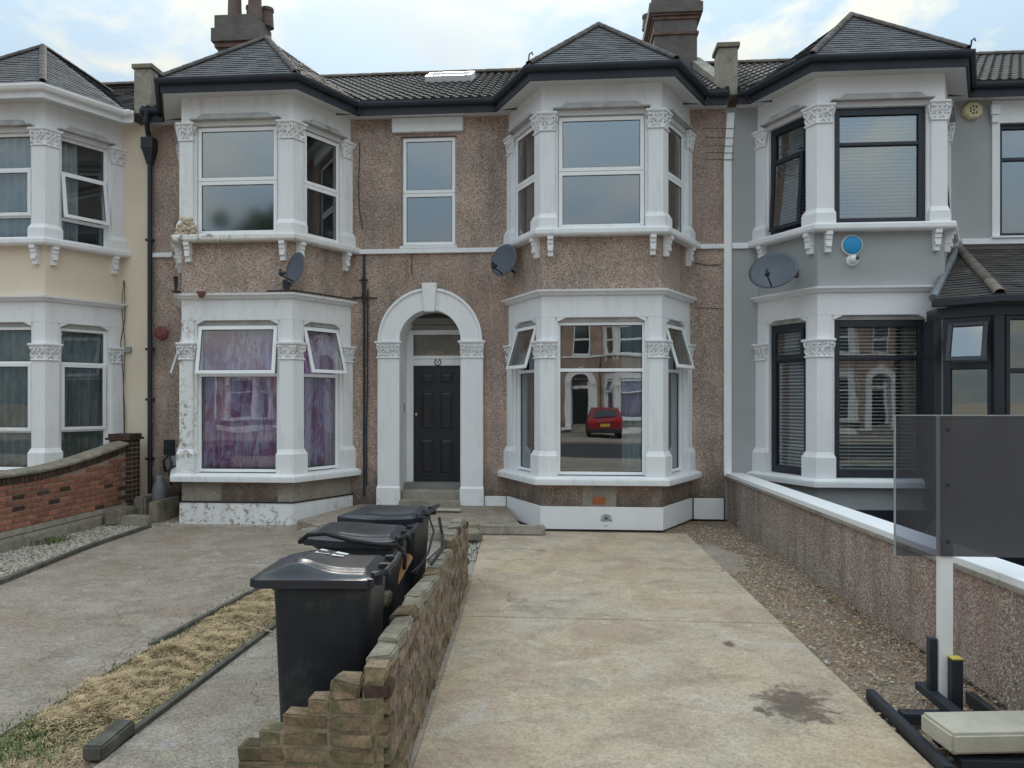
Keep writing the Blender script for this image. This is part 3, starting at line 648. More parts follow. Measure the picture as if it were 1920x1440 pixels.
def roof(house, xs, xe, bays, slate_mat, main='pantile', fascia='fascia', gut='gutter', rnd=random.Random(3), dark_eave=True):
    eo = EAVE_OFF; yE = D - eo
    b_ = MB()
    back = [(xs, yE, ZE), (xe, yE, ZE), (xe, RIDGE_Y, RIDGE_Z), (xs, RIDGE_Y, RIDGE_Z), (xe, 19.2, ZE), (xs, 19.2, ZE)]
    b_.add(back, [(0, 1, 2, 3), (3, 2, 4, 5)])
    for cx in bays:
        A, B, C_, E_ = [(x, y, ZE) for x, y in ring(cx, eo, yE)]
        ap, bk = (cx, AP_Y, AP_Z), (cx, BACK_Y, AP_Z)
        b_.add([A, B, C_, E_, ap, bk], [(1, 2, 4), (0, 1, 4), (2, 3, 4), (0, 4, 5), (3, 5, 4)])
    r = build('roof', b_, slate_mat, house, fixn=False)
    s_ = MB()
    if main == 'pantile': pantiles(s_, xs, xe, yE, RIDGE_Y - 0.02, skip=bays, rnd=rnd)
    else: slates(s_, [(xs, yE, ZE), (xe, yE, ZE), (xe, RIDGE_Y, RIDGE_Z), (xs, RIDGE_Y, RIDGE_Z)], (1, 0, 0), 0.13, 0.22, rnd=rnd)
    # main-roof tiles hidden under the hipped bay roofs
    build('roof_tiles', s_, M['pantile'], r, kind='stuff', fixn=False)
    s_ = MB()
    for cx in bays:
        A, B, C_, E_ = [Vector((x, y, ZE)) for x, y in ring(cx, eo, yE)]
        ap, bk = Vector((cx, AP_Y, AP_Z)), Vector((cx, BACK_Y, AP_Z))
        slates(s_, [B, C_, ap], C_ - B, rnd=rnd)
        slates(s_, [A, B, ap], B - A, rnd=rnd); slates(s_, [C_, E_, ap], E_ - C_, rnd=rnd)
        slates(s_, [A, ap, bk], Vector((0, 1, 0)), rnd=rnd); slates(s_, [E_, bk, ap], Vector((0, 1, 0)), rnd=rnd)
        up = Vector((0, 0, 0.02))
        [ridge_line(r, q_ + up, ap + up, scale=0.7, mat=M['slatehip']) for q_ in (B, C_, bk)]
    build('roof_slates', s_, slate_mat, r, kind='stuff', fixn=False)
    ridge_line(r, (xs, RIDGE_Y, RIDGE_Z + 0.04), (xe, RIDGE_Y, RIDGE_Z + 0.04))
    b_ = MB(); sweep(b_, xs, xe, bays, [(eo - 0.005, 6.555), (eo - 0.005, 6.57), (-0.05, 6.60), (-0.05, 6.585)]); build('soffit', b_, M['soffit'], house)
    b_ = MB(); sweep(b_, xs, xe, bays, [(eo, 6.55), (eo, ZE - 0.01), (eo - 0.03, ZE - 0.01), (eo - 0.03, 6.55)]); build('fascia', b_, M[fascia], house)
    b_ = MB(); g0 = eo + 0.002
    if gut == 'white': prof = [(g0, 6.66), (g0 + 0.03, 6.645), (g0 + 0.075, 6.66), (g0 + 0.095, 6.70), (g0 + 0.095, 6.735), (g0 + 0.085, 6.735), (g0 + 0.07, 6.69), (g0 + 0.01, 6.70)]
    else: prof = [(g0, 6.68), (g0 + 0.03, 6.665), (g0 + 0.07, 6.68), (g0 + 0.088, 6.71), (g0 + 0.088, 6.745), (g0 + 0.08, 6.745), (g0 + 0.065, 6.705), (g0 + 0.01, 6.71)]
    sweep(b_, xs, xe, bays, prof)
    build('gutter', b_, M['upvc'] if gut == 'white' else M[fascia], house)
    return r
def interior(house, xs, xe, bays):
    b_ = MB()
    for z in (0.40, 3.2, 6.46): b_.box(xs + 0.3, xe - 0.3, D + 0.30, 16.0, z, z + 0.1)
    b_.box(xs + 0.3, xe - 0.3, 16.0, 16.1, 0.3, 6.5)
    for z in (0.40, 3.2, 6.46):
        for cx in bays: b_.prism(ring(cx, -0.12), z, z + 0.1); b_.box(cx - 1.33, cx + 1.33, D + 0.001, D + 0.299, z, z + 0.1)
    for x in ([xs + 0.2] + [cx + 1.9 for cx in bays[:1]] + [xe - 0.3]): b_.box(x, x + 0.1, D + 0.3, 16.0, 0.3, 6.5)
    build('interior_walls', b_, M['interior'], house)
def chimney(house, x0, x1, y0, y1, z0, z1, pots, bands, rnd):
    b_ = MB(); b_.box(x0, x1, y0, y1, z0, z1); c = build('chimney', b_, M['chimcem'], house, bevel=0.01)
    for (e, a, b2, mt) in bands:
        q = MB(); q.box(x0 - e, x1 + e, y0 - e, y1 + e, a, b2); build('brick_course', q, M[mt], c, bevel=0.012)
    for (px, py, r, h) in pots:
        q = MB(); zt = max(z1, max(b2 for _, _, b2, _ in bands)); q.loft([[(px + r * k_ * cos(2 * pi * j / 14), py + r * k_ * sin(2 * pi * j / 14), zt + zz) for j in range(14)] for k_, zz in ((1.05, 0), (1.0, 0.05), (0.88, h - 0.08), (1.02, h - 0.06), (1.02, h), (0.8, h), (0.75, h - 0.1))])
        build('chimney_pot', q, M['pot'], c, smooth=False)
    return c
def wallpieces(mb, xs, xe, gaps, z0=0.0, z1=6.6, th=0.28):
    """gaps: (xa, xb, za, zb) openings sorted by x, non overlapping"""
    x = xs
    for (a, b_, za, zb) in gaps:
        if a > x: mb.box(x, a, D, D + th, z0, z1)
        if za > z0: mb.box(a, b_, D, D + th, z0, za)
        if zb < z1: mb.box(a, b_, D, D + th, zb, z1)
        x = b_
    if x < xe: mb.box(x, xe, D, D + th, z0, z1)

# ================================================================== HOUSES
CXNL, CXML, CXMR, CXNR = -9.11, -5.12, 0.45, 4.44
PL, PR = -7.13, 2.47          # party lines

# ---- pebbledashed house (middle)
H1 = empty('terraced_house', ((PL + PR) / 2, D, 0), 'brown pebbledashed terraced house with two white bays and a black arched doorway', 'house')
bay(H1, CXML, dict(white=M['white_old'], plinth=M['white_old'], apron0=M['cement'], apron1=M['pebble'], frame=M['upvc'], seed=3,
    low=dict(t=[2.30], open={1: radians(9)}, curtain=[('purple', 0.0, 1.0)]), low_side=dict(t=[2.30], open={1: radians(16)}, curtain=[('purple', 0.0, 1.0)]),
    up=dict(t=[5.29], sash=(0, 1)), up_side=dict(t=[5.29], sash=(0, 1), curtain=[('palecurt', 0.0, 0.2)]), fw=0.045, sill1=M['white_stain']))
bay(H1, CXMR, dict(white=M['white_mid'], plinth=M['white_new'], apron0=M['pebble'], apron1=M['pebble'], frame=M['upvc'], seed=5, glow='glass_low',
    low=dict(t=[2.36], curtain=[('bluewhite', 0.74, 1.0)]), low_side=dict(t=[2.36], open={1: radians(17)}, curtain=[('palecurt', 0.35, 0.95)]),
    up=dict(t=[5.31], sash=(0, 1)), up_side=dict(t=[5.31], sash=(0, 1), curtain=[('palecurt', 0.1, 0.45)]), fw=0.045))
AX, AR = -2.31, 0.55
for xa_, xb_ in ((PL, CXML - 1.35), (CXMR + 1.35, PR)): b_ = MB(); b_.box(xa_, xb_, D, D + 0.28, 0.0, 6.6); build('wall', b_, M['pebble'], H1)
b_ = MB()
wallpieces(b_, CXML + 1.35, CXMR - 1.35, [(AX - AR, AX + AR, 0.0, 4.30)], 0.0, 4.30)
wallpieces(b_, CXML + 1.35, CXMR - 1.35, [(-2.80, -1.88, 4.455, 6.28)], 4.30, 6.6)
N = 24
for i in range(N):      # spandrel wall over the arched doorway
    a0, a1 = pi * i / N, pi * (i + 1) / N
    x0, z0, x1, z1 = AX + AR * cos(a0), 2.86 + AR * sin(a0), AX + AR * cos(a1), 2.86 + AR * sin(a1)
    b_.hexa([(x1, D, z1), (x0, D, z0), (x0, D + 0.28, z0), (x1, D + 0.28, z1), (x1, D, 4.3), (x0, D, 4.3), (x0, D + 0.28, 4.3), (x1, D + 0.28, 4.3)])
build('wall', b_, M['pebble'], H1)
for x0, x1 in ((PL + 0.02, CXML - 1.62), (CXML + 1.62, CXMR - 1.62), (CXMR + 1.62, PR - 0.02)): b_ = MB(); b_.box(x0, x1, D - 0.05, D + 0.02, 4.335, 4.41); build('string_course', b_, M['white_mid'], H1, bevel=0.006)

b_ = MB(); b_.box(AX + 0.90, CXMR - 1.51, D - 0.03, D + 0.01, 0.16, 0.335); build('plinth', b_, M['white_new'], H1, bevel=0.006); b_ = MB(); b_.box(CXMR + 1.52, PR - 0.03, D - 0.03, D + 0.01, 0.0, 0.335)
build('plinth', b_, M['white_new'], H1, bevel=0.006)
interior(H1, PL, PR, [CXML, CXMR])
R1 = roof(H1, PL, PR, [CXML, CXMR], M['slate'])
# mid window, with its flat white lintel
b_ = MB(); b_.box(-2.95, -1.76, D - 0.07, D - 0.001, 6.33, 6.57); build('lintel', b_, M['white_mid'], H1, bevel=0.02)
fmid = Fr((-2.80, D), (-1.88, D))
wm_ = window(H1, fmid, 0.0, 0.92, 4.457, 6.278, -0.07, [5.34], M['upvc'], M['glass_sky'], {}, (0, 1), fw=0.045)
b_ = MB(); fmid.box(b_, -0.02, 0.94, -0.06, 0.05, 4.412, 4.456); build('sill', b_, M['white_mid'], H1, bevel=0.005)
# arch
b_ = MB(); Rn, Ro = 0.51, 0.86
def arc(mb, ri, ro, y0, y1, zc=2.885, n=32, a0=0, a1=pi):
    rings = []
    for i in range(n + 1):
        a = a0 + (a1 - a0) * i / n
        rings.append([(AX + ri * cos(a), y0, zc + ri * sin(a)), (AX + ro * cos(a), y0, zc + ro * sin(a)), (AX + ro * cos(a), y1, zc + ro * sin(a)), (AX + ri * cos(a), y1, zc + ri * sin(a))])
    mb.loft(rings)
arc(b_, Rn, Ro, D - 0.07, D + 0.02); AO = build('arch', b_, M['white'], H1, bevel=0.006)
b_ = MB(); arc(b_, Ro - 0.035, Ro + 0.01, D - 0.10, D - 0.072); build('arch_moulding', b_, M['white'], AO, bevel=0.008)
b_ = MB(); b_.hexa([(AX - 0.085, D - 0.13, 3.36), (AX + 0.085, D - 0.13, 3.36), (AX + 0.085, D, 3.36), (AX - 0.085, D, 3.36), (AX - 0.125, D - 0.15, 3.83), (AX + 0.125, D - 0.15, 3.83), (AX + 0.125, D, 3.83), (AX - 0.125, D, 3.83)])
build('keystone', b_, M['white'], AO, bevel=0.012)
rnd = random.Random(11)
for q, wmt in ((-1, M['white_mid']), (1, M['white'])):
    xa, xb = (AX - 0.88, AX - 0.51) if q < 0 else (AX + 0.51, AX + 0.88)
    def fn(off, ext, xa=xa, xb=xb): return [(xa - ext, D + 0.0), (xa - ext, D - 0.06 - off), (xb + ext, D - 0.06 - off), (xb + ext, D + 0.0)]
    b_ = MB(); loftp(b_, fn, [(0, 0, 0.50), (0, 0, 2.60)]); p_ = build('pilaster', b_, wmt, H1, bevel=0.008)
    b_ = MB(); loftp(b_, fn, [(0.03, 0.012, 0.18), (0.03, 0.012, 0.46), (0.005, 0.002, 0.499)]); build('pilaster_base', b_, M['white_old'] if q < 0 else wmt, p_, bevel=0.006)
    capital(p_, fn, 2.60, 2.885, wmt, rnd)
# recessed porch lining, door, fanlight
b_ = MB(); yb = D + 0.55
b_.box(AX - 0.60, AX - 0.52, D + 0.021, yb + 0.1, 0.2, 3.5); b_.box(AX + 0.52, AX + 0.60, D + 0.021, yb + 0.1, 0.2, 3.5)
arc(b_, Rn, Rn + 0.06, D + 0.03, yb, n=24)
build('porch_lining', b_, M['white_mid'], H1)
b_ = MB(); b_.box(AX - 0.52, AX + 0.52, yb + 0.035, yb + 0.09, 3.12, 3.6)
for i in range(3): b_.box(AX - 0.52, AX + 0.52, yb + 0.02, yb + 0.036, 3.125 + i * 0.13, 3.245 + i * 0.13)
build('head_boards', b_, M['stone'], H1, bevel=0.003)
b_ = MB(); xl, xr, zd0, zd1 = AX - 0.405, AX + 0.415, 0.43, 2.50
b_.box(AX - 0.52, xl, yb - 0.02, yb + 0.06, 0.3, 3.12); b_.box(xr, AX + 0.52, yb - 0.02, yb + 0.06, 0.3, 3.12)
b_.box(xl, xr, yb - 0.02, yb + 0.06, zd1 + 0.005, zd1 + 0.12); b_.box(xl, xr, yb - 0.04, yb + 0.06, zd1 + 0.121, zd1 + 0.175); b_.box(xl, xr, yb - 0.02, yb + 0.06, 3.04, 3.12)
DF = build('door_frame', b_, M['white'], H1, bevel=0.005)
b_ = MB(); b_.box(xl, xr, yb + 0.02, yb + 0.03, zd1 + 0.18, 3.04); build('fanlight', b_, M['frosted'], DF)
b_ = MB(); b_.box(xl + 0.006, xr - 0.006, yb + 0.01, yb + 0.05, zd0, zd1); DO = build('door', b_, M['door'], H1, bevel=0.003)
def panel(x0, x1, z0, z1):
    q = MB()
    for (a, c, e, f_) in ((x0, x1, z0, z0 + 0.02), (x0, x1, z1 - 0.02, z1), (x0, x0 + 0.02, z0 + 0.02, z1 - 0.02), (x1 - 0.02, x1, z0 + 0.02, z1 - 0.02)): q.box(a, c, yb - 0.003, yb + 0.0095, e, f_)
    q.hexa([(x0 + 0.035, yb + 0.0095, z0 + 0.035), (x1 - 0.035, yb + 0.0095, z0 + 0.035), (x1 - 0.035, yb + 0.0095, z1 - 0.035), (x0 + 0.035, yb + 0.0095, z1 - 0.035), (x0 + 0.06, yb - 0.002, z0 + 0.06), (x1 - 0.06, yb - 0.002, z0 + 0.06), (x1 - 0.06, yb - 0.002, z1 - 0.06), (x0 + 0.06, yb - 0.002, z1 - 0.06)])
    build('door_panel', q, M['door'], DO, bevel=0.003)
for x0, x1 in ((xl + 0.12, AX - 0.04), (AX + 0.05, xr - 0.12)):
    for z0, z1 in ((2.17, 2.39), (1.38, 2.07), (0.62, 1.25)): panel(x0, x1, z0, z1)
b_ = MB(); b_.ell((xl + 0.055, yb - 0.02, 1.66), (0.02, 0.025, 0.035), 10, 6); build('door_handle', b_, M['brass'], DO, smooth=True)
# house number plaque: little wreath with the figure inside
b_ = MB(); cx_, cz_ = AX + 0.025, zd1 + 0.06
b_.tube([(cx_ + 0.052 * cos(a), yb - 0.027, cz_ + 0.052 * sin(a)) for a in [radians(118 + i * 304 / 24) for i in range(25)]], 0.007, 6)
b_.tube([(cx_ - 0.05, yb - 0.027, cz_ + 0.05), (cx_ - 0.02, yb - 0.028, cz_ + 0.04)], 0.007, 6); b_.tube([(cx_ + 0.05, yb - 0.027, cz_ + 0.05), (cx_ + 0.02, yb - 0.028, cz_ + 0.04)], 0.007, 6)
b_.tube([(cx_ - 0.012, yb - 0.027, cz_ + 0.014), (cx_ + 0.008, yb - 0.027, cz_ + 0.018), (cx_ + 0.002, yb - 0.027, cz_ - 0.02)], 0.0055, 6)
build('house_number', b_, M['darkmetal'], DF)
b_ = MB(); b_.box(AX - 0.519, AX - 0.505, D + 0.30, D + 0.36, 1.70, 1.86); build('intercom', b_, M['greybox'], H1, bevel=0.004)
# steps
b_ = MB(); b_.box(AX - 0.51, AX + 0.51, D + 0.05, yb + 0.3, 0.0, 0.405); b_.box(AX - 0.50, AX + 0.50, D - 0.15, D + 0.049, 0.0, 0.27)
build('door_step', b_, M['cement'], H1, bevel=0.015)
# air brick and cast vent, plinth line
b_ = MB(); fm2 = bay_faces(CXMR)[1]
fm2.box(b_, 0.77, 0.96, -0.029, -0.022, 0.37, 0.48)
for i in range(4):
    for j in range(3): fm2.box(b_, 0.785 + i * 0.042, 0.785 + i * 0.042 + 0.03, -0.022, -0.017, 0.38 + j * 0.033, 0.38 + j * 0.033 + 0.02)
build('air_brick', b_, M['airbrick'], H1)
b_ = MB()
for i in range(7):
    a = radians(-70 + i * 140 / 6); b_.hexa([fm2.p(0.97 - 0.01 + 0.0, 0.001, 0.15), fm2.p(0.97 + 0.01, 0.001, 0.15), fm2.p(0.97 + 0.01, 0.006, 0.15), fm2.p(0.97 - 0.01, 0.006, 0.15)] + [fm2.p(0.97 + 0.085 * sin(a) * 1.1 + e, n_, 0.15 + 0.085 * cos(a)) for e, n_ in ((-0.012, 0.001), (0.012, 0.001), (0.012, 0.006), (-0.012, 0.006))])
fm2.box(b_, 0.89, 1.06, 0.001, 0.007, 0.13, 0.155); fm2.box(b_, 0.94, 0.955, 0.001, 0.005, 0.055, 0.07); fm2.box(b_, 0.965, 0.985, 0.001, 0.005, 0.055, 0.07)
build('cast_vent', b_, M['greybox'], H1)
b_ = MB(); fm2.box(b_, 0.62, 1.12, -0.034, -0.030, 0.336, 0.655); build('cement_patch', b_, M['cement'], H1)
for (u0_, u1_) in ((0.05, 0.62), (0.66, 1.55)):
    b_ = MB(); bay_faces(CXML)[1].box(b_, u0_, u1_, -0.034, -0.031, 0.36, 0.64); build('cement_patch', b_, M['cement'] if u0_ < .3 else M['pebble'], H1)
b_ = MB(); r = random.Random(2); fml = bay_faces(CXML)[1]
for i in range(90):
    h_ = r.random() ** 1.3; q = fml.p(r.uniform(-0.02, 0.30) * (1 - 0.4 * h_) + 0.05 * h_, 0.02 + 0.055 * (1 - h_) * r.random() + 0.01, 4.45 + 0.26 * h_); e = r.uniform(0.018, 0.045); b_.ell(q, (e, e * .8, e * .9), 7, 5)
build('foam_lump', b_, M['foam'], H1, smooth=True)
b_ = MB(); bandm(b_, CXML, [(0.012, 0.338), (0.012, 0.352)]); build('damp_course', b_, M['cable'], H1)
# skylight
b_ = MB(); sl = Vector((0, RIDGE_Y - D + EAVE_OFF, RIDGE_Z - ZE)).normalized(); sn = Vector((0, -sl.z, sl.y))
def sp_(x, y, h): p = Vector((x, y, roofz(y))) + sn * (h + 0.025); return tuple(p)
for (x0, x1, y0, y1) in ((-2.74, -1.86, 13.95, 14.02), (-2.74, -1.86, 14.48, 14.55), (-2.74, -2.67, 14.02, 14.48), (-1.93, -1.86, 14.02, 14.48)):
    b_.hexa([sp_(x0, y0, 0.0), sp_(x1, y0, 0), sp_(x1, y1, 0), sp_(x0, y1, 0), sp_(x0, y0, 0.12), sp_(x1, y0, 0.12), sp_(x1, y1, 0.12), sp_(x0, y1, 0.12)])
SK = build('skylight', b_, M['upvc'], H1, bevel=0.005)
b_ = MB(); b_.hexa([sp_(-2.67, 14.02, 0.085), sp_(-1.93, 14.02, 0.085), sp_(-1.93, 14.48, 0.085), sp_(-2.67, 14.48, 0.085), sp_(-2.67, 14.02, 0.095), sp_(-1.93, 14.02, 0.095), sp_(-1.93, 14.48, 0.095), sp_(-2.67, 14.48, 0.095)])
build('pane', b_, M['blind'], SK)  # opaque pale grey stands in for sky reflected in the glass
# chimneys
chimney(H1, -7.20, -6.42, 14.75, 15.45, 7.9, 9.75, [(-6.93, 14.95, 0.14, 0.8), (-6.50, 14.95, 0.14, 0.8), (-6.38, 15.3, 0.13, 0.4), (-6.72, 15.3, 0.12, 0.45)],
        [(0.05, 9.10, 9.20, 'chimbrick'), (0.10, 9.20, 9.48, 'chimcem'), (0.05, 9.48, 9.76, 'chimcem')], rnd)
chimney(H1, 1.62, 2.45, 14.75, 16.2, 7.9, 9.6, [(1.85, 15.0, 0.13, 0.6), (1.62, 15.9, 0.12, 0.3), (2.25, 15.6, 0.12, 0.1)],
        [(0.03, 9.02, 9.08, 'chimbrick'), (0.03, 9.32, 9.38, 'chimbrick'), (0.07, 9.38, 9.42, 'chimbrick'), (0.10, 9.42, 9.62, 'chimcem'), (0.06, 9.62, 9.70, 'chimcem')], rnd)
# party piers and the parapets climbing the roof behind them
for px in (PL, PR):
    b_ = MB(); sgn = -0.02 if px < 0 else 0.0
    b_.box(px - 0.15 + sgn, px + 0.15 + sgn, D - 0.22, D + 0.14, 6.72, 7.46); pp_ = build('party_pier', b_, M['cement'], H1, bevel=0.01)
    b_ = MB(); b_.box(px - 0.18 + sgn, px + 0.18 + sgn, D - 0.25, D + 0.17, 7.462, 7.54); build('pier_cap', b_, M['coping'], pp_, bevel=0.012)
    b_ = MB(); b_.add([(px - 0.11, D + 0.141, 6.7), (px - 0.11, D + 0.141, 7.12), (px - 0.11, RIDGE_Y, RIDGE_Z + 0.2), (px - 0.11, RIDGE_Y, 8), (px + 0.11, D + 0.141, 6.7), (px + 0.11, D + 0.141, 7.12), (px + 0.11, RIDGE_Y, RIDGE_Z + 0.2), (px + 0.11, RIDGE_Y, 8)],
                 [(0, 1, 2, 3), (7, 6, 5, 4), (0, 4, 5, 1), (1, 5, 6, 2), (2, 6, 7, 3)])
    build('party_parapet', b_, M['cement'], H1)
# downpipe + hopper at the left party line, painted strip at the right
b_ = MB(); X = PL + 0.02
b_.tube([(X, D - 0.07, 5.95), (X, D - 0.07, 0.5), (X, D - 0.07, 0.15)], 0.038, 12); DP = build('downpipe', b_, M['gutter'], H1, smooth=False)
b_ = MB(); b_.loft([[(X - w, D - 0.07 - w, z), (X + w, D - 0.07 - w, z), (X + w, D - 0.07 + w, z), (X - w, D - 0.07 + w, z)] for w, z in ((0.04, 5.90), (0.065, 6.02), (0.09, 6.12), (0.105, 6.16), (0.105, 6.34))]); build('hopper', b_, M['gutter'], DP, bevel=0.006)
b_ = MB(); b_.tube([(X + 0.1, D - 0.32, 6.72), (X + 0.08, D - 0.3, 6.55), (X, D - 0.12, 6.42), (X, D - 0.09, 6.34)], 0.045, 10); build('swan_neck', b_, M['gutter'], DP)
b_ = MB()
for z in (0.9, 1.9, 2.75, 4.6): b_.box(X - 0.055, X + 0.055, D - 0.12, D - 0.01, z, z + 0.04)
build('pipe_bracket', b_, M['gutter'], DP)
b_ = MB(); b_.box(PR - 0.03, PR + 0.09, D - 0.05, D - 0.002, 0.70, 5.75); b_.hexa([(PR - 0.03, D - 0.05, 5.751), (PR + 0.09, D - 0.05, 5.751), (PR + 0.09, D - 0.002, 5.751), (PR - 0.03, D - 0.002, 5.751), (PR + 0.02, D - 0.05, 6.5), (PR + 0.14, D - 0.05, 6.5), (PR + 0.14, D - 0.002, 6.5), (PR + 0.02, D - 0.002, 6.5)])
build('party_strip', b_, M['white_new'], H1, bevel=0.005)
b_ = MB()
for z in (5.75, 5.86, 5.97, 6.10, 6.25): b_.tube([(PR - 0.32, D - 0.02, z + 0.02), (PR - 0.1, D - 0.06, z), (PR + 0.13, D - 0.06, z - 0.01)], 0.004, 5)
build('wire', b_, M['cable'], H1)
# vertical waste pipe and the cable runs beside the arch
b_ = MB(); b_.tube([(-3.42, D - 0.035, 4.32), (-3.42, D - 0.035, 0.32)], 0.018, 8); build('waste_pipe', b_, M['darkmetal'], H1); b_ = MB(); b_.tube([(-3.36, D - 0.03, 3.75), (-3.365, D - 0.03, 2.2), (-3.38, D - 0.03, 1.5), (-3.38, D - 0.03, 0.5)], 0.012, 6)
b_.tube([(-3.62, D - 0.03, 3.62), (-3.2, D - 0.03, 3.60)], 0.012, 6); b_.tube([(-3.42, D - 0.05, 3.52), (-3.42, D - 0.05, 3.95)], 0.03, 8); b_.tube([(-3.5, D - 0.04, 3.9), (-3.36, D - 0.04, 3.9)], 0.016, 6)
build('waste_pipe', b_, M['darkmetal'], H1)
b_ = MB(); b_.tube([(-3.50, D - 0.01, 6.2), (-3.52, D - 0.012, 5.5), (-3.51, D - 0.01, 5.1), (-3.45, D - 0.012, 4.75)], 0.006, 5)
build('cable', b_, M['cable'], H1); b_ = MB(); b_.tube([(-2.62, D - 0.01, 4.33), (-2.63, D - 0.01, 3.98)], 0.005, 5)
r_ = ring(CXML, 0.03); build('cable', b_, M['cable'], H1); b_ = MB(); b_.tube([(CXML + 0.5, F - 0.02, 3.575), (r_[2][0], r_[2][1], 3.58), (r_[3][0] - .02, r_[3][1] - .05, 3.585), (-3.44, D - 0.02, 3.63)], 0.012, 6)
build('cable', b_, M['cable'], H1)
b_ = MB(); b_.tube([(1.98, D - 0.012, 4.12), (2.15, D - 0.012, 4.08), (2.40, D - 0.012, 4.08)], 0.005, 5); build('cable', b_, M['cable'], H1); b_ = MB(); b_.tube([(1.98, D - 0.01, 3.40), (2.4, D - 0.01, 3.38)], 0.004, 5)
build('cable', b_, M['cable'], H1)

# ---- cream house on the left
NLX0 = -14.2
H0 = empty('terraced_house', (-9.6, D, 0), 'cream rendered terraced house with white bay window and white gutter behind the red brick wall', 'house')
bay(H0, CXNL, dict(white=M['white'], apron0=M['cream'], apron1=M['cream'], frame=M['upvc'], seed=8, gup=1,
    low=dict(t=[1.42, 2.50], sash=(1,), curtain=[('net', 0, 1)]), low_side=dict(t=[1.42, 2.50], sash=(1,), curtain=[('net', 0, 1)]),
    up=dict(t=[4.82, 5.56], sash=(1,), curtain=[('bluewhite', 0, 1)]), up_side=dict(t=[4.82, 5.56], open={1: radians(8)}, curtain=[('bluewhite', 0, 0.45)]), fw=0.05))
for xa_, xb_ in ((NLX0, CXNL - 1.35), (CXNL + 1.35, PL - 0.001)): b_ = MB(); b_.box(xa_, xb_, D, D + 0.28, 0, 6.6); build('wall', b_, M['cream'], H0)
interior(H0, NLX0, PL, [CXNL])
roof(H0, NLX0, PL - 0.16, [CXNL], M['slate'], main='slate', fascia='white', gut='white')

# ---- grey house on the right
NRX1 = 12.4
H2 = empty('terraced_house', (7.2, D, 0), 'grey rendered terraced house with fresh white bay and black window frames', 'house')
bay(H2, CXNR, dict(white=M['white_new'], apron0=M['grey_render'], apron1=M['grey_render'], plinth=M['gutter'], frame=M['blackframe'], seed=9, fw=0.10,  # plinth coloured black to paint in the shadowed void below the apron
    low=dict(t=[2.52], sash=(), curtain=[('blind', 0.06, 0.94, 0.35)]), low_side=dict(t=[2.52], sash=(1,), curtain=[('blind', 0.06, 0.94, 0.5)]),
    up=dict(t=[5.62], sash=(), curtain=[('blind', 0.06, 0.94, 1.2)]), up_side=dict(t=[5.62], open={0: radians(4)}, curtain=[('blind', 0.06, 0.94, 0.5)])))
b_ = MB(); b_.box(PR + 0.001, CXNR - 1.35, D, D + 0.28, 0, 6.6); build('wall', b_, M['grey_render'], H2); b_ = MB(); wallpieces(b_, CXNR + 1.35, NRX1, [(6.66, 7.9, 4.45, 6.22)]); build('wall', b_, M['grey_render'], H2)
interior(H2, PR, NRX1, [CXNR])
roof(H2, PR + 0.15, NRX1, [CXNR], M['slate'], main='pantile')
fr_ = Fr((6.66, D), (7.9, D))
wq = window(H2, fr_, 0, 1.24, 4.452, 6.218, -0.05, [5.68], M['blackframe'], M['glass_sky'], {}, (), fw=0.07)
curtain('curtain', wq, fr_, 0.0, 1.24, 4.5, 6.2, -0.2, M['bluewhite'], amp=0.006, wl=0.3)
b_ = MB(); b_.box(6.54, 6.655, D - 0.03, D - 0.001, 4.42, 6.22); b_.box(7.905, 8.02, D - 0.03, D - 0.001, 4.42, 6.22); b_.box(6.54, 8.02, D - 0.03, D - 0.001, 6.221, 6.57)
WS = build('window_surround', b_, M['white_new'], H2, bevel=0.004)
b_ = MB(); b_.box(6.50, 6.63, D - 0.09, D - 0.031, 6.34, 6.50); b_.box(6.52, 6.62, D - 0.07, D - 0.031, 6.22, 6.339); build('corbel', b_, M['white_new'], WS, bevel=0.01)
b_ = MB(); b_.box(6.06, 8.1, D - 0.09, D - 0.001, 4.33, 4.418); b_.box(6.5, 8.05, D - 0.12, D - 0.031, 4.4185, 4.45); build('string_course', b_, M['white_new'], H2, bevel=0.006); b_ = MB(); b_.box(PR + 0.10, CXNR - 1.62, D - 0.05, D - 0.001, 4.33, 4.42); build('string_course', b_, M['white_new'], H2, bevel=0.006)

# roof finials
for (x, y, z, r) in ((CXMR - 1.06, 10.82, 6.90, H1), (CXNR + 1.08, 10.8, 6.86, H2)):
    b_ = MB(); b_.tube([(x, y, z - 0.05), (x + 0.01, y, z + 0.03), (x + 0.05, y, z + 0.06), (x + 0.06, y, z + 0.02)], 0.012, 6); build('finial', b_, M['darkmetal'], r)

# ---- black glazed porch of the grey house
PH = empty('porch', (6.6, 10.6, 0), 'black framed glazed porch with a small hipped tiled roof at the right edge', 'porch')
pA, pB, pC = (4.99, 10.63), (5.53, 10.17), (8.4, 10.17)
pts = [pA, pB, pC]; eA, eB, eC = (4.90, 10.52, 3.27), (5.48, 10.02, 3.27), (8.5, 10.02, 3.27); tA, tC = (6.0, 12.12, 4.27), (8.5, 12.12, 4.27)
b_ = MB(); b_.add([eA, eB, eC, tA, tC, (5.30, 11.10, 3.27), (8.5, 12.12, 3.27), (6.0, 12.12, 3.27)], [(0, 1, 3), (1, 2, 4, 3), (0, 3, 5), (0, 5, 7, 6, 2, 1)])
PRf = build('roof', b_, M['slate'], PH, fixn=False)
b_ = MB(); slates(b_, [eA, eB, tA], Vector(eB) - Vector(eA), 0.1, 0.18); slates(b_, [eB, eC, tC, tA], (1, 0, 0), 0.1, 0.18); build('roof_tiles', b_, M['pantile'], PRf, kind='stuff', fixn=False)
ridge_line(PRf, Vector(eB) + Vector((0, 0, 0.02)), Vector(tA) + Vector((0, 0, 0.02)), scale=0.85)
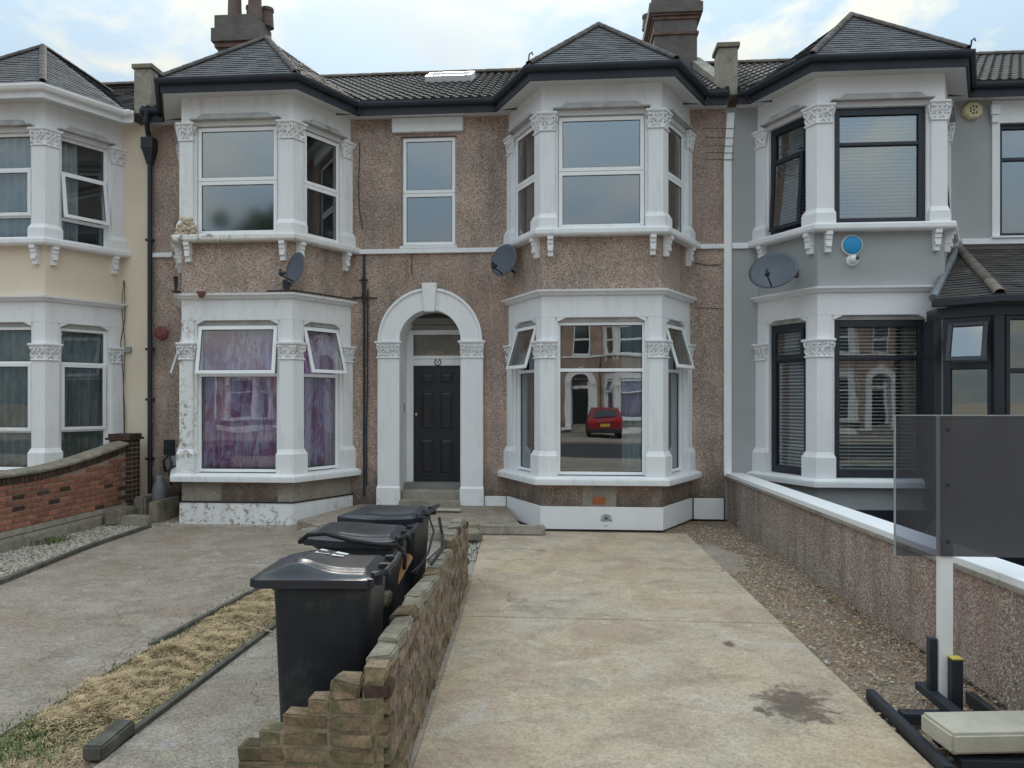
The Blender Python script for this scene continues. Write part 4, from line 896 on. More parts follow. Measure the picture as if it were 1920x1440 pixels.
b_ = MB(); b_.tube([Vector(eA) + Vector((0, 0.02, 0.03)), Vector(tA) + Vector((0, 0, 0.03))], 0.06, 6); build('flashing', b_, M['lead'], PRf)
b_ = MB()
for p, q in ((eA, eB), (eB, eC)):
    f2 = Fr(p, q); f2.box(b_, -0.02, f2.L + 0.02, -0.04, 0.05, 3.17, 3.265)
build('gutter', b_, M['gutter'], PH, bevel=0.01)
f1, f2, f0 = Fr(pA, pB), Fr(pB, pC), Fr((5.02, 11.0), pA)
b_ = MB()
for f_ in (f0, f1, f2): f_.box(b_, 0, f_.L, -0.08, 0, 3.02, 3.168); f_.box(b_, 0, f_.L, -0.08, 0, 0.0, 0.42)
for x, y in (pA, pB): b_.box(x - 0.05, x + 0.05, y - 0.02, y + 0.08, 0.42, 3.02)
b_.box(5.53, 5.62, 10.165, 10.25, 0.42, 3.02); b_.box(4.98, 5.06, 10.69, 11.0, 0.42, 3.02)
build('porch_wall', b_, M['blackframe'], PH, bevel=0.005)
window(PH, f1, 0.07, f1.L - 0.03, 0.43, 3.015, -0.02, [2.38], M['blackframe'], M['glass_low'], {1: radians(16)}, (), fw=0.09, tw=0.1)
window(PH, f2, 0.12, 1.25, 0.43, 3.015, -0.02, [2.30], M['blackframe'], M['glass_low'], {}, (), fw=0.05)
window(PH, f2, 1.27, 2.8, 0.43, 3.015, -0.02, [2.30], M['blackframe'], M['glass_low'], {}, (), fw=0.05)
b_ = MB(); b_.box(5.15, 8.4, 12.05, 12.15, 0.4, 3.2); b_.box(5.1, 8.4, 10.3, 12.1, 0.3, 0.4); build('inner_wall', b_, M['cream'], PH)

# ================================================================== FITTINGS ON THE WALLS
def dish(label, c, r, az, el, wall_pt, group='satellite dishes on the house fronts', sx=1.0):
    n = Vector((sin(az) * cos(el), -cos(az) * cos(el), sin(el))); side = Vector((cos(az), sin(az), 0)); up = side.cross(n); 
    if up.z < 0: up = -up
    c = Vector(c); root = empty('satellite_dish', tuple(wall_pt), label, 'satellite dish', group)
    mb = MB(); rings = []
    for i in range(8):
        q = r * i / 7 if i else 0.005; rings.append([c + side * (q * sx * cos(2 * pi * j / 28)) + up * (q * sin(2 * pi * j / 28)) + n * (0.16 * (q / r) ** 2 * r * 0.9) for j in range(28)])
    for i in reversed(range(8)):
        q = r * i / 7 if i else 0.005; rings.append([c + side * (q * sx * cos(2 * pi * j / 28)) + up * (q * sin(2 * pi * j / 28)) + n * (0.16 * (q / r) ** 2 * r * 0.9 - 0.006) for j in range(28)])
    mb.loft(rings); build('reflector', mb, M['dish'], root, smooth=True)
    mb = MB(); tip = c + n * r * 1.05 - up * r * 0.75; mb.tube([c - up * r * 0.85 + n * 0.03, tip], 0.012, 6); build('feed_arm', mb, M['darkmetal'], root)
    mb = MB(); mb.tube([tip - n * 0.02 + up * 0.0, tip + (c - tip).normalized() * 0.09], 0.03, 8); mb.tube([tip, tip + up * 0.08], 0.02, 8); build('receiver', mb, M['darkmetal'], root)
    mb = MB(); bk = c - n * 0.05; w = Vector(wall_pt); mb.tube([bk + n * 0.04, bk - n * 0.03], 0.035, 8); mb.tube([bk, (bk + w) / 2 + Vector((0, 0, -0.05)), w], 0.018, 6); mb.box(w.x - 0.05, w.x + 0.05, w.y - 0.02, w.y + 0.001, w.z - 0.07, w.z + 0.07)
    build('bracket', mb, M['darkmetal'], root); return root
dish('dark grey satellite dish seen edge on, above the peeling bay with purple curtains', (-4.12, 10.98, 3.90), 0.245, radians(-38), radians(12), (-4.33, 11.10, 3.68))
dish('dark grey satellite dish between the arch and the right hand pebbledash bay', (-1.04, 11.78, 4.12), 0.26, radians(-34), radians(10), (-0.86, 12.02, 3.95))
dish('large oval satellite dish with feed arm on the side of the grey bay', (2.94, 11.10, 3.78), 0.30, radians(-30), radians(22), (3.32, 11.40, 3.80), sx=1.18)
# blue round alarm cover and dome camera on the grey bay
bx = 4.03
b_ = MB(); yy = F + 0.035
b_.loft([[(bx + r * cos(2 * pi * j / 28), y, 4.14 + r * sin(2 * pi * j / 28)) for j in range(28)] for r, y in ((0.145, yy), (0.15, yy - 0.03), (0.14, yy - 0.05))])
al = build('alarm_box', b_, M['plasticwhite'], None, loc=(bx, yy, 4.14)); tag(al, 'round blue and white burglar alarm on the grey bay above the dome camera', 'alarm')
b_ = MB(); b_.loft([[(bx + r * cos(2 * pi * j / 28), y, 4.14 + r * sin(2 * pi * j / 28)) for j in range(28)] for r, y in ((0.133, yy - 0.051), (0.125, yy - 0.062), (0.09, yy - 0.075), (0.01, yy - 0.08))]); build('blue_cover', b_, M['blue'], al, smooth=True)
b_ = MB(); b_.loft([[(bx + 0.01 + r * cos(2 * pi * j / 20), y, 3.925 + r * sin(2 * pi * j / 20)) for j in range(20)] for r, y in ((0.085, yy), (0.085, yy - 0.03), (0.06, yy - 0.05))])
cm = build('security_camera', b_, M['plasticwhite'], None, loc=(bx, yy, 3.925)); tag(cm, 'small white dome security camera just below the blue alarm', 'camera')
b_ = MB(); b_.ell((bx + 0.01, yy - 0.07, 3.93), (0.062, 0.062, 0.062), 14, 9); build('camera_ball', b_, M['plasticwhite'], cm, smooth=True)
b_ = MB(); b_.ell((bx + 0.04, yy - 0.118, 3.94), (0.03, 0.022, 0.03), 12, 7); build('lens', b_, M['carglass'], cm, smooth=True)
# yellowed octagonal alarm
b_ = MB(); ax_, az_ = 6.24, 6.42
b_.loft([[(ax_ + r * cos(2 * pi * (j + .5) / 8), y, az_ + r * 0.9 * sin(2 * pi * (j + .5) / 8)) for j in range(8)] for r, y in ((0.155, D), (0.155, D - 0.06), (0.125, D - 0.085))])
al2 = build('alarm_box', b_, M['yellowed'], None, loc=(ax_, D, az_), bevel=0.006); tag(al2, 'yellowed octagonal alarm box with dark holes beside the far right upper window', 'alarm')
b_ = MB(); rnd = random.Random(4)
for i in range(7):
    a = i * 0.9; q = 0.055 if i else 0; b_.ell((ax_ + q * cos(a), D - 0.087, az_ + q * sin(a)), (0.014, 0.006, 0.02), 8, 4)
build('grille_hole', b_, M['darkmetal'], al2)
# faded red fire bell on the left pebbledash
b_ = MB(); rx = -6.93; b_.loft([[(rx + r * cos(2 * pi * j / 20), y, 3.05 + r * sin(2 * pi * j / 20)) for j in range(20)] for r, y in ((0.10, D), (0.10, D - 0.02), (0.115, D - 0.03), (0.115, D - 0.05), (0.06, D - 0.075))])
tag(build('alarm_bell', b_, M['redplastic'], None, loc=(rx, D, 3.05)), 'faded red round alarm bell on pebbledash beside the black downpipe', 'alarm bell')
# boxes and cables low on the left
b_ = MB(); b_.box(-6.86, -6.70, D - 0.09, D - 0.001, 0.98, 1.24); mbx = build('meter_box', b_, M['meter'], None, loc=(-6.78, D, 0.98), bevel=0.01); tag(mbx, 'small dark green box on the pebbledash left of the peeling bay', 'meter box')
b_ = MB(); b_.box(-6.83, -6.73, D - 0.099, D - 0.091, 1.08, 1.2); build('box_lid', b_, M['gutter'], mbx)
b_ = MB(); b_.box(-6.74, -6.60, D - 0.07, D - 0.001, 0.80, 0.97); tag(build('meter_box', b_, M['greybox'], None, loc=(-6.67, D, 0.8), bevel=0.01), 'grey weathered junction box just below the dark green box', 'junction box')
b_ = MB(); b_.box(-7.58, -7.47, D - 0.05, D - 0.001, 2.72, 2.82); jb = build('junction_box', b_, M['greybox'], None, loc=(-7.52, D, 2.7), bevel=0.006); tag(jb, 'small grey junction box on the cream wall by the loose cable', 'junction box')
b_ = MB(); b_.tube([(-7.60, D - 0.03, 3.95), (-7.57, D - 0.05, 3.90), (-7.57, D - 0.04, 3.3), (-7.64, D - 0.05, 2.9), (-7.60, D - 0.04, 2.3), (-7.57, D - 0.05, 1.7), (-7.58, D - 0.03, 0.9)], 0.008, 6)
b_.tube([(-7.60, D - 0.03, 3.95), (-7.62, D - 0.05, 3.5), (-7.57, D - 0.04, 2.9), (-7.59, D - 0.05, 2.0), (-7.58, D - 0.03, 0.9)], 0.007, 6)
tag(build('hanging_cable', b_, M['timber'], None, loc=(-7.59, D, 0.9)), 'loose twin cable hanging down the cream wall', 'cable')
# old lamp bracket / flue stub on the bay cornice
b_ = MB(); b_.tube([(-6.03, 11.0, 3.56), (-6.02, 10.98, 3.70), (-6.0, 10.94, 3.80)], 0.02, 7, 0.035); b_.box(-6.08, -5.98, 10.95, 11.06, 3.56, 3.585)
tag(build('floodlight_bracket', b_, M['darkmetal'], None, loc=(-6.03, 11.0, 3.56)), 'corroded metal bracket stub on the top left corner of the peeling bay', 'bracket')
b_ = MB(); b_.loft([[(-5.62 + r * cos(2 * pi * j / 10), 10.99 + r * .5 * sin(2 * pi * j / 10), z) for j in range(10)] for r, z in ((0.03, 3.47), (0.07, 3.55), (0.07, 3.57))])
tag(build('rusty_cap', b_, M['rust'], None, loc=(-5.62, 10.99, 3.47)), 'small rusty cap on the cornice of the peeling bay', 'metal cap')
b_ = MB(); b_.loft([[(5.32 + r * cos(2 * pi * j / 10), 10.64 , 2.60 + r * sin(2 * pi * j / 10)) for j in range(10)] for r in (0.02, 0.03)]) if False else None

# ================================================================== GROUND
def sheet(name, poly, z, mat, kind='structure', parent=None, th=None):
    mb = MB()
    if th: mb.prism(poly, z - th, z)
    else: mb.add([(x, y, z) for x, y in poly], [tuple(range(len(poly)))])
    o = build(name, mb, mat, parent, fixn=bool(th))
    if kind: o['kind'] = kind
    return o
sheet('ground', [(-250, -250), (250, -250), (250, 300), (-250, 300)], -0.10, M['soil'])
sheet('road', [(-120, -11.5), (120, -11.5), (120, -2.6), (-120, -2.6)], -0.08, M['asphalt'])
sheet('pavement', [(-120, -2.45), (120, -2.45), (120, 1.6), (-120, 1.6)], -0.02, M['tarpath'], th=0.1)
sheet('far_pavement', [(-120, -14.2), (120, -14.2), (120, -11.6), (-120, -11.6)], 0.0, M['tarpath'], th=0.1)
sheet('far_forecourt', [(-120, -21.5), (120, -21.5), (120, -14.25), (-120, -14.25)], -0.004, M['forecourt'])
DR = bpy.data.objects.new('driveway', None); COL.objects.link(DR); DR['kind'] = 'structure'
def dslab(poly, z):
    mb = MB(); mb.prism(poly, z - 0.12, z); return build('concrete_slab', mb, M['drive'], DR, bevel=0.012)
def xl_(y): return -0.80 - 0.052 * (y - 3.28) if y < 7 else -0.9934 - 0.072 * (y - 7)
def xr_(y): return 1.905 - 0.036 * (y - 4.0)
dslab([(xl_(1.62), 1.62), (xr_(1.62), 1.62), (xr_(6.58), 6.58), (xl_(6.58), 6.58)], 0.0)
dslab([(xl_(6.60), 6.60), (xr_(6.60), 6.60), (xr_(10.88), 10.88), (xl_(10.8), 10.86)], 0.0)
sheet('right_border', [(xr_(1.62) - 0.1, 1.62), (2.95, 1.62), (2.62, 12.25), (1.3, 12.25), (1.5, 10.7)], -0.035, M['soil'])
sheet('bay_foot_dirt', [(-1.6, 10.86), (1.7, 10.86), (1.7, 12.2), (-1.6, 12.2)], -0.028, M['soil'])
# left forecourt
sheet('forecourt', [(-6.15, 1.6), (-3.30, 1.6), (-3.24, 7.2), (-2.95, 8.2), (-2.75, 8.6), (-1.4, 8.8), (-1.3, 11.0), (-3.4, 12.2), (-7.1, 12.2), (-6.35, 10.9), (-5.98, 7.3)], 0.0, M['forecourt'], th=0.1)
sheet('side_path', [(-2.50, 1.6), (-0.8, 1.6), (-0.8, 3.2), (-1.05, 8.79), (-2.74, 8.59), (-2.50, 6.5)], -0.006, M['tarpath'], th=0.1)
sheet('grass_strip_soil', [(-3.34, 1.6), (-2.48, 1.6), (-2.48, 7.2), (-2.75, 8.4), (-3.1, 8.4), (-3.34, 7.2)], -0.022, M['soil'])
sheet('gravel_bed', [(-7.25, 1.6), (-5.8, 1.6), (-5.85, 7.3), (-6.25, 10.9), (-7.1, 12.2), (-7.25, 12.2)], -0.02, M['soil'])
# patched ramp and step in front of the door
b_ = MB(); pl_ = [(-4.05, 10.78), (-3.10, 9.98), (-2.4, 10.45), (-0.75, 10.95), (-1.05, 12.2), (-3.5, 12.2)]
b_.loft([[(x, y, -0.05) for x, y in pl_], [(-4.05, 10.78, 0.14), (-3.10, 9.98, 0.13), (-2.4, 10.45, 0.13), (-0.75, 10.95, 0.10), (-1.05, 12.2, 0.18), (-3.5, 12.2, 0.18)]])
build('entrance_path', b_, M['forecourt'], None, bevel=0.012)['kind'] = 'structure'
def block(cx_, cy_, w, l, h, z, rot, tilt, mat, name, parent=None, jit=0.012, seed=1, sub=2):
    r = random.Random(seed); mb = MB(); bm = bmesh.new(); bmesh.ops.create_cube(bm, size=1.0)
    bmesh.ops.scale(bm, vec=(w, l, h), verts=bm.verts)
    bmesh.ops.bevel(bm, geom=bm.edges[:], offset=min(w, l, h) * 0.14, segments=2, affect='EDGES')
    for v in bm.verts:
        q = v.co * 9 + Vector((seed * 7.3, 0, 0)); v.co += noise.noise_vector(q) * jit
    me = bpy.data.meshes.new(name); bm.to_mesh(me); bm.free(); me.materials.append(mat)
    o = bpy.data.objects.new(name, me); COL.objects.link(o); o.location = (cx_, cy_, z + h / 2); o.rotation_euler = (tilt, tilt * 0.5, rot)
    if parent:
        pp = Vector((0, 0, 0)); q = parent
        while q is not None: pp += q.location; q = q.parent
        o.parent = parent; o.location -= pp
    return o
blks = [(-2.10, 10.16, 0.72, 0.2, 0.14, 0.0, 0.10, 0.0, 'broken concrete kerb block left of the tilted one before the door'),
        (-1.50, 10.10, 0.55, 0.36, 0.09, 0.04, 0.35, 0.09, 'tilted flat broken slab at the end of the low wall'),
        (-0.84, 10.62, 0.95, 0.2, 0.13, 0.0, 0.03, 0.0, 'long rough stone edging block beside the white plinth')]
for i, (x, y, w, l, h, z, ro, ti, lb) in enumerate(blks):
    tag(block(x, y, w, l, h, z, ro, ti, M['cement'] if i != 1 else M['coping'], 'edging_block', seed=i + 3, jit=0.02), lb, 'concrete block')
tag(block(-3.3, 10.05, 0.85, 0.25, 0.13, 0.0, -0.30, 0.0, M['cement'], 'edging_block', seed=14, jit=0.012), 'pale concrete kerb block at the right foot of the peeling bay', 'concrete block')
b_ = MB(); tag(block(-1.95, 11.55, 0.5, 0.12, 0.03, 0.185, 0.02, 0.0, M['slabc'], 'loose_board', seed=6, jit=0.004), 'thin pale strip of board lying below the door step', 'board')

# timber edgings
def edging(name, pts, w, h, z, mat, label, cat='edging board', n=1):
    mb = MB()
    for p, q in zip(pts, pts[1:]):
        f_ = Fr(p, q); f_.box(mb, 0, f_.L, -w / 2, w / 2, z, z + h)
    return tag(build(name, mb, mat, None, loc=(pts[0][0], pts[0][1], z), bevel=0.006), label, cat)
edging('path_edging', [(-2.52, 4.12), (-2.50, 6.4), (-2.70, 8.3)], 0.04, 0.058, -0.03, M['timber'], 'thin weathered edging board between the dry grass and the path')
edging('forecourt_edging', [(-3.28, 5.6), (-3.20, 7.1), (-2.95, 8.3)], 0.04, 0.05, -0.03, M['timber'], 'half buried edging on the forecourt side of the dry grass')
edging('gravel_edging', [(-5.90, 5.0), (-5.93, 7.34), (-6.22, 9.2), (-6.30, 10.75)], 0.06, 0.07, -0.02, M['timber'], 'dark edging board between the gravel bed and the left forecourt')
tag(block(-2.56, 3.97, 0.115, 0.34, 0.085, -0.01, 0.06, 0.0, M['timber'], 'kerb_block', seed=4, jit=0.003), 'dark block at the near end of the path edging', 'block')
b_ = MB(); b_.tube([(-2.75, 6.05, 0.06), (-2.45, 5.93, 0.03), (-2.05, 5.72, 0.015)], 0.012, 6, 0.006); tag(build('stick', b_, M['rubble'], None, loc=(-2.4, 5.9, 0)), 'thin bare stick lying across the path edging beside the bin', 'stick')

b_ = MB(); pl_ = [(1.78 + 0.34 * (1 + 0.35 * noise.noise(Vector((cos(a) * 2, sin(a) * 2, 0)))) * cos(a), 9.35 + 0.85 * (1 + 0.35 * noise.noise(Vector((cos(a) * 2, sin(a) * 2, 5)))) * sin(a)) for a in [2 * pi * i / 28 for i in range(28)]]
b_.loft([[(x, y, -0.05) for x, y in pl_], [(x, y, -0.031) for x, y in pl_], [(1.78 + (x - 1.78) * .85, 9.35 + (y - 9.35) * .85, -0.024) for x, y in pl_]]); tag(build('cement_spill', b_, M['forecourt'], None, loc=(1.78, 9.35, -0.05)), 'pale blue grey patch of spilled cement in the dirt beside the boundary wall', 'cement patch')
# ------------------------------------------------ scattered stuff
def stones(name, n, fx, mat, smin, smax, seed, flat=0.6, kind='stuff'):
    r = random.Random(seed); mb = MB(); i = 0
    while i < n:
        x, y, ok, z = fx(r)
        if not ok: continue
        i += 1; s_ = smin + (smax - smin) * r.random() ** 2.5; a = r.random() * 6.28; c, d = cos(a), sin(a); e = s_ * (0.5 + r.random() * 0.5); h = s_ * flat * (0.4 + r.random() * 0.6)
        b0 = len(mb.v); tx = r.uniform(-.3, .3) * s_
        for (u, v, w) in ((-1, -.6, 0), (0.2, -1, 0), (1, -.2, 0), (0.5, 1, 0), (-.8, .7, 0)):
            mb.v.append((x + (u * s_ * c - v * e * d), y + (u * s_ * d + v * e * c), z - 0.002))
        for (u, v, w) in ((-.6, -.4, 0), (0.2, -.6, 0), (.7, -.1, 0), (0.3, .6, 0), (-.5, .5, 0)):
            mb.v.append((x + (u * s_ * c - v * e * d), y + (u * s_ * d + v * e * c), z + h + u * tx))
        for j in range(5): k_ = (j + 1) % 5; mb.f.append((b0 + j, b0 + k_, b0 + 5 + k_, b0 + 5 + j))
        mb.f.append((b0 + 5, b0 + 6, b0 + 7, b0 + 8, b0 + 9))
    o = build(name, mb, mat, None, kind=kind, fixn=False); return o
def wall_in(y): return 2.50 + (12.2 - y) * 0.036
def fx_right(r):
    y = 2.2 + 10.0 * r.random() ** 1.5; x = r.uniform(xr_(y) + 0.0, wall_in(y)); z = -0.033
    if y > 9 and r.random() < 0.5: return 0, 0, False, 0
    if noise.noise(Vector((x * 3.5, y * 2.2, 7))) < -0.05 and r.random() < 0.7: return 0, 0, False, 0
    return x, y, True, z
tag(stones('rubble_debris', 6800, fx_right, M['rubble'], 0.006, 0.026, 21), 'brown rubble and leaf litter along the foot of the pebbledashed boundary wall', 'rubble')
tag(stones('grit', 2600, lambda r: (lambda y: (r.uniform(xr_(y), wall_in(y)), y, True, -0.03))(2.2 + 9.6 * r.random() ** 1.3), M['gravelm'], 0.005, 0.02, 22), 'pale grit mixed in the dirt strip right of the driveway', 'grit')
def fx_left(r):
    y = r.uniform(5.5, 11.9); xr = -5.95 if y < 7.3 else -5.95 - 0.1 * (y - 7.3); return r.uniform(-7.2, xr), y, True, -0.018
tag(stones('gravel', 5200, fx_left, M['gravelm'], 0.01, 0.03, 23), 'pale gravel bed along the red brick wall', 'gravel')
def fx_mid(r):
    y = r.uniform(8.0, 10.5); return r.uniform(-1.35 - .05 * (y - 8), -1.0 - 0.1 * (y - 8)), y, True, -0.02
tag(stones('gravel', 900, fx_mid, M['gravelm'], 0.008, 0.02, 24), 'narrow patch of gravel beyond the low broken wall', 'gravel')
def fx_path(r):
    q = r.random()
    if q < 0.5: y = 2.4 + r.random() * 5; return r.uniform(-2.45, -1.25), y, True, -0.004
    if q < 0.8: y = r.uniform(2.5, 10.3); return r.uniform(-5.9, -3.3), y, True, 0.002
    y = r.uniform(2.4, 10.5); return r.uniform(xl_(y) + .05, xr_(y)), y, True, 0.002
tag(stones('loose_chippings', 520, fx_path, M['gravelm'], 0.003, 0.011, 25), 'loose chippings strewn over the concrete and path', 'chippings')
def fx_foot(r):
    if r.random() < 0.5: return r.uniform(-6.1, -4.2), r.uniform(10.92, 11.06), True, 0.0
    return r.uniform(-7.1, -6.1), r.uniform(10.6, 12.0), True, 0.0
tag(stones('crumbled_mortar', 500, fx_foot, M['gravelm'], 0.006, 0.03, 26), 'crumbled render at the foot of the peeling bay', 'debris')

def blades(name, n, fx, mat, lmin, lmax, lay, seed, wid=0.0022):
    r = random.Random(seed); mb = MB(); i = 0
    while i < n:
        x, y, z, ok = fx(r)
        if not ok: continue
        i += 1; L = r.uniform(lmin, lmax); a = r.random() * 6.28; el = r.uniform(*lay); w = wid * r.uniform(0.6, 1.5)
        dx, dy, dz = cos(a) * cos(el), sin(a) * cos(el), sin(el); px, py = -sin(a) * w, cos(a) * w; bend = r.uniform(-.3, .1) * L
        b0 = len(mb.v)
        m_ = (x + dx * L * .5, y + dy * L * .5, z + dz * L * .5 - bend * 0.3)
        mb.v += [(x - px, y - py, z), (x + px, y + py, z), (m_[0] + px, m_[1] + py, m_[2] + 0.001), (m_[0] - px, m_[1] - py, m_[2]), (x + dx * L, y + dy * L, max(z, z + dz * L + bend * .3))]
        mb.f += [(b0, b0 + 1, b0 + 2, b0 + 3), (b0 + 3, b0 + 2, b0 + 4)]
    return build(name, mb, mat, None, kind='stuff', fixn=False)
def mound(x, y):
    h = 0.012
    for (mx_, my_, r_, a) in ((-2.98, 5.35, 0.22, 0.085), (-2.85, 5.05, 0.2, 0.06), (-3.0, 4.65, 0.26, 0.09), (-2.8, 5.75, 0.22, 0.05), (-2.85, 4.35, 0.22, 0.05), (-2.85, 6.5, 0.3, 0.04), (-3.0, 4.2, 0.2, 0.04), (-2.8, 7.2, 0.35, 0.035)):
        d2 = ((x - mx_) ** 2 + (y - my_) ** 2) / r_ ** 2; h += a * math.exp(-d2)
    return h * (0.85 + 0.9 * noise.noise(Vector((x * 7, y * 7, 0))) + 0.4 * noise.noise(Vector((x * 19, y * 19, 4))))
b_ = MB(); nx_, ny_ = 26, 110
for j in range(ny_ + 1):
    for i in range(nx_ + 1):
        y = 3.95 + 4.3 * j / ny_; wv = 0.05 * noise.noise(Vector((y * 2, 0, 3)))
        x0, x1 = -3.30 + wv + 0.13 * max(0, y - 7.1) + max(0, 4.3 - y) * 0.3, -2.53 - 0.09 * max(0, y - 6.5); x = x0 + (x1 - x0) * i / nx_
        e = min(1, 5 * min(i, nx_ - i) / nx_) * min(1, 6 * min(j, ny_ - j) / ny_)
        b_.v.append((x, y, -0.030 + e * (mound(x, y) * 0.9 - 0.012)))
for j in range(ny_):
    for i in range(nx_): a = j * (nx_ + 1) + i; b_.f.append((a, a + 1, a + nx_ + 2, a + nx_ + 1))
tag(build('cut_grass_heap', b_, M['haybase'], None, smooth=True, kind='stuff', fixn=False), 'heaps of dried cut grass between the forecourt and the path', 'dry grass')
def fg(r):
    y = 3.7 + 4.6 * r.random() ** 1.15; x = r.uniform(-3.34 + 0.13 * max(0, y - 7.1), -2.53 - 0.09 * max(0, y - 6.5)); hh = mound(x, y)
    dn = 0.5 + 0.5 * noise.noise(Vector((x * 5, y * 3, 2))); edge = min(x + 3.30 - 0.13 * max(0, y - 7.1), -2.54 - 0.09 * max(0, y - 6.5) - x) / 0.16
    if r.random() > min(1, max(0.05, edge)) * (0.30 + 0.4 * dn + min(1, hh * 16) * 0.6) * (1.0 if y > 4.25 else 0.45): return 0, 0, 0, False
    return x, y, -0.03 + hh * r.uniform(0.75, 1.15), True
tag(blades('dry_grass', 34000, fg, M['hay'], 0.025, 0.08, (-0.3, 0.45), 31, 0.0017), 'straw coloured dry grass clippings on the strip beside the path', 'dry grass')
def fgg(r):
    q = r.random()
    if q < 0.5: x, y = r.gauss(-3.05, 0.14), r.gauss(4.05, 0.16)
    elif q < 0.8: y = r.uniform(4.0, 8.2); x = r.gauss(-3.27, 0.04) + 0.13 * max(0, y - 7.1)
    else: y = r.uniform(4.1, 7.5); x = r.gauss(-2.6, 0.05)
    if x > -2.54: return 0, 0, 0, False
    return x, y, -0.015, True
tag(blades('weeds', 3000, fgg, M['green'], 0.02, 0.055, (0.3, 1.3), 32, 0.003), 'green weeds at the near end and edges of the dry grass strip', 'weeds')
def fgl(r): return r.gauss(-7.0, 0.07), r.gauss(9.6, 0.14), -0.01, True
tag(blades('weeds', 170, fgl, M['green'], 0.03, 0.11, (0.5, 1.4), 33, 0.005), 'small green weed growing in the gravel against the brick wall', 'weeds')
def fgr(r): y = 2.6 + 5.5 * r.random(); return wall_in(y) - abs(r.gauss(0, 0.12)), y, -0.03, True
tag(blades('weeds', 2600, fgr, M['rubble'], 0.02, 0.06, (0.0, 0.9), 34, 0.003), 'dead brown stalks along the base of the pebbledashed boundary wall', 'weeds')
b_ = MB(); r = random.Random(5)
for i in range(260):     # curled dry leaves
    y = 2.6 + 6.5 * r.random(); x = r.uniform(xr_(y), wall_in(y)); a = r.random() * 6.28; L = r.uniform(0.012, 0.035); w = L * 0.45; c, s_ = cos(a), sin(a); z = -0.01
    pts = [(-L, 0, 0.004), (0, -w, 0.012), (L, 0, 0.006), (0, w, 0.012), (0, 0, 0.0)]; b0 = len(b_.v)
    b_.v += [(x + u * c - v * s_, y + u * s_ + v * c, z + h) for u, v, h in pts]; b_.f += [(b0, b0 + 1, b0 + 4), (b0 + 1, b0 + 2, b0 + 4), (b0 + 2, b0 + 3, b0 + 4), (b0 + 3, b0, b0 + 4)]
tag(build('dead_leaves', b_, M['hay'], None, kind='stuff', fixn=False), 'curled dry leaves scattered on the dirt strip', 'leaves')

# ================================================================== LOW WALLS
def brick_mesh(name, w, l, h, mat, seed=1, jit=0.002, bev=0.006):
    bm = bmesh.new(); bmesh.ops.create_cube(bm, size=1.0); bmesh.ops.scale(bm, vec=(w, l, h), verts=bm.verts)
    bmesh.ops.bevel(bm, geom=bm.edges[:], offset=bev, segments=1, affect='EDGES')
    for v in bm.verts: v.co += noise.noise_vector(v.co * 17 + Vector((seed * 3.1, 0, 0))) * jit
    me = bpy.data.meshes.new(name); bm.to_mesh(me); bm.free(); me.materials.append(mat); return me
# left red brick wall (runs towards the street along x = -7.2)
WX = -7.20
def ltop(y): # underside of the coping
    return 0.925 + (0.25 * max(0, (y - 9.4) / 2.2) ** 1.6 if y > 9.4 else 0)
LW = empty('brick_wall', (WX - 0.11, 9.6, 0), 'red brick garden wall with a curved coping in front of the cream house', 'wall')
BR = [brick_mesh('brick', 0.05, 0.208, 0.059, M['redbrick'], s) for s in range(3)]
HB = brick_mesh('brick', 0.058, 0.068, 0.10, M['darkbrick'], 5)
b_ = MB(); ys = [7.0 + i * 0.2 for i in range(24)] 
b_.loft([[(WX - 0.22, y, -0.1), (WX - 0.012, y, -0.1), (WX - 0.012, y, ltop(y)), (WX - 0.22, y, ltop(y))] for y in ys]); build('mortar_core', b_, M['mortar'], LW)
b_ = MB(); b_.loft([[(WX - 0.25, y, -0.1), (WX + 0.035, y, -0.1), (WX + 0.035, y, 0.10 + 0.008 * noise.noise(Vector((y * 3, 0, 0)))), (WX + 0.02, y, 0.155), (WX - 0.25, y, 0.155)] for y in ys]); build('footing', b_, M['cement'], LW)
b_ = MB(); b_.loft([[(WX - 0.25, y, 0.16), (WX + 0.028, y, 0.165), (WX + 0.012, y, 0.235), (WX - 0.25, y, 0.235)] for y in ys]); build('plinth_course', b_, M['cement'], LW)
row = 0; z = 0.27; cnt = 0
while z < 1.2:
    y = 7.1 + (row % 2) * 0.1125
    while y < 11.52:
        if z + 0.03 < ltop(y - 0.06) - 0.098:
            inst('brick', BR[cnt % 3], (WX - 0.022 + random.uniform(-.0015, .0015), y, z), LW, (0, 0, random.uniform(-.006, .006)), mat=M['darkbrick'] if random.random() < 0.08 else None); cnt += 1
        y += 0.225
    z += 0.075; row += 1
y = 7.05
while y < 11.55:
    sl_ = (ltop(y + 0.05) - ltop(y - 0.05)) / 0.1
    inst('brick', HB, (WX - 0.018, y, ltop(y) - 0.055), LW, (math.atan(sl_), 0, 0)); y += 0.08
b_ = MB(); b_.loft([[(WX - 0.27, y, ltop(y) + 0.001), (WX + 0.045, y, ltop(y) + 0.001), (WX + 0.05, y, ltop(y) + 0.03), (WX + 0.03, y, ltop(y) + 0.05), (WX - 0.11, y, ltop(y) + 0.085), (WX - 0.27, y, ltop(y) + 0.05)] for y in ys]); build('coping', b_, M['coping'], LW, bevel=0.004)
PB = brick_mesh('brick', 0.215, 0.103, 0.063, M['darkbrick'], 9)
b_ = MB(); b_.box(WX - 0.30, WX + 0.03, 11.62, 11.94, -0.05, 1.26); PIL = build('pillar', b_, M['mortar'], LW)
z = 0.04; row = 0
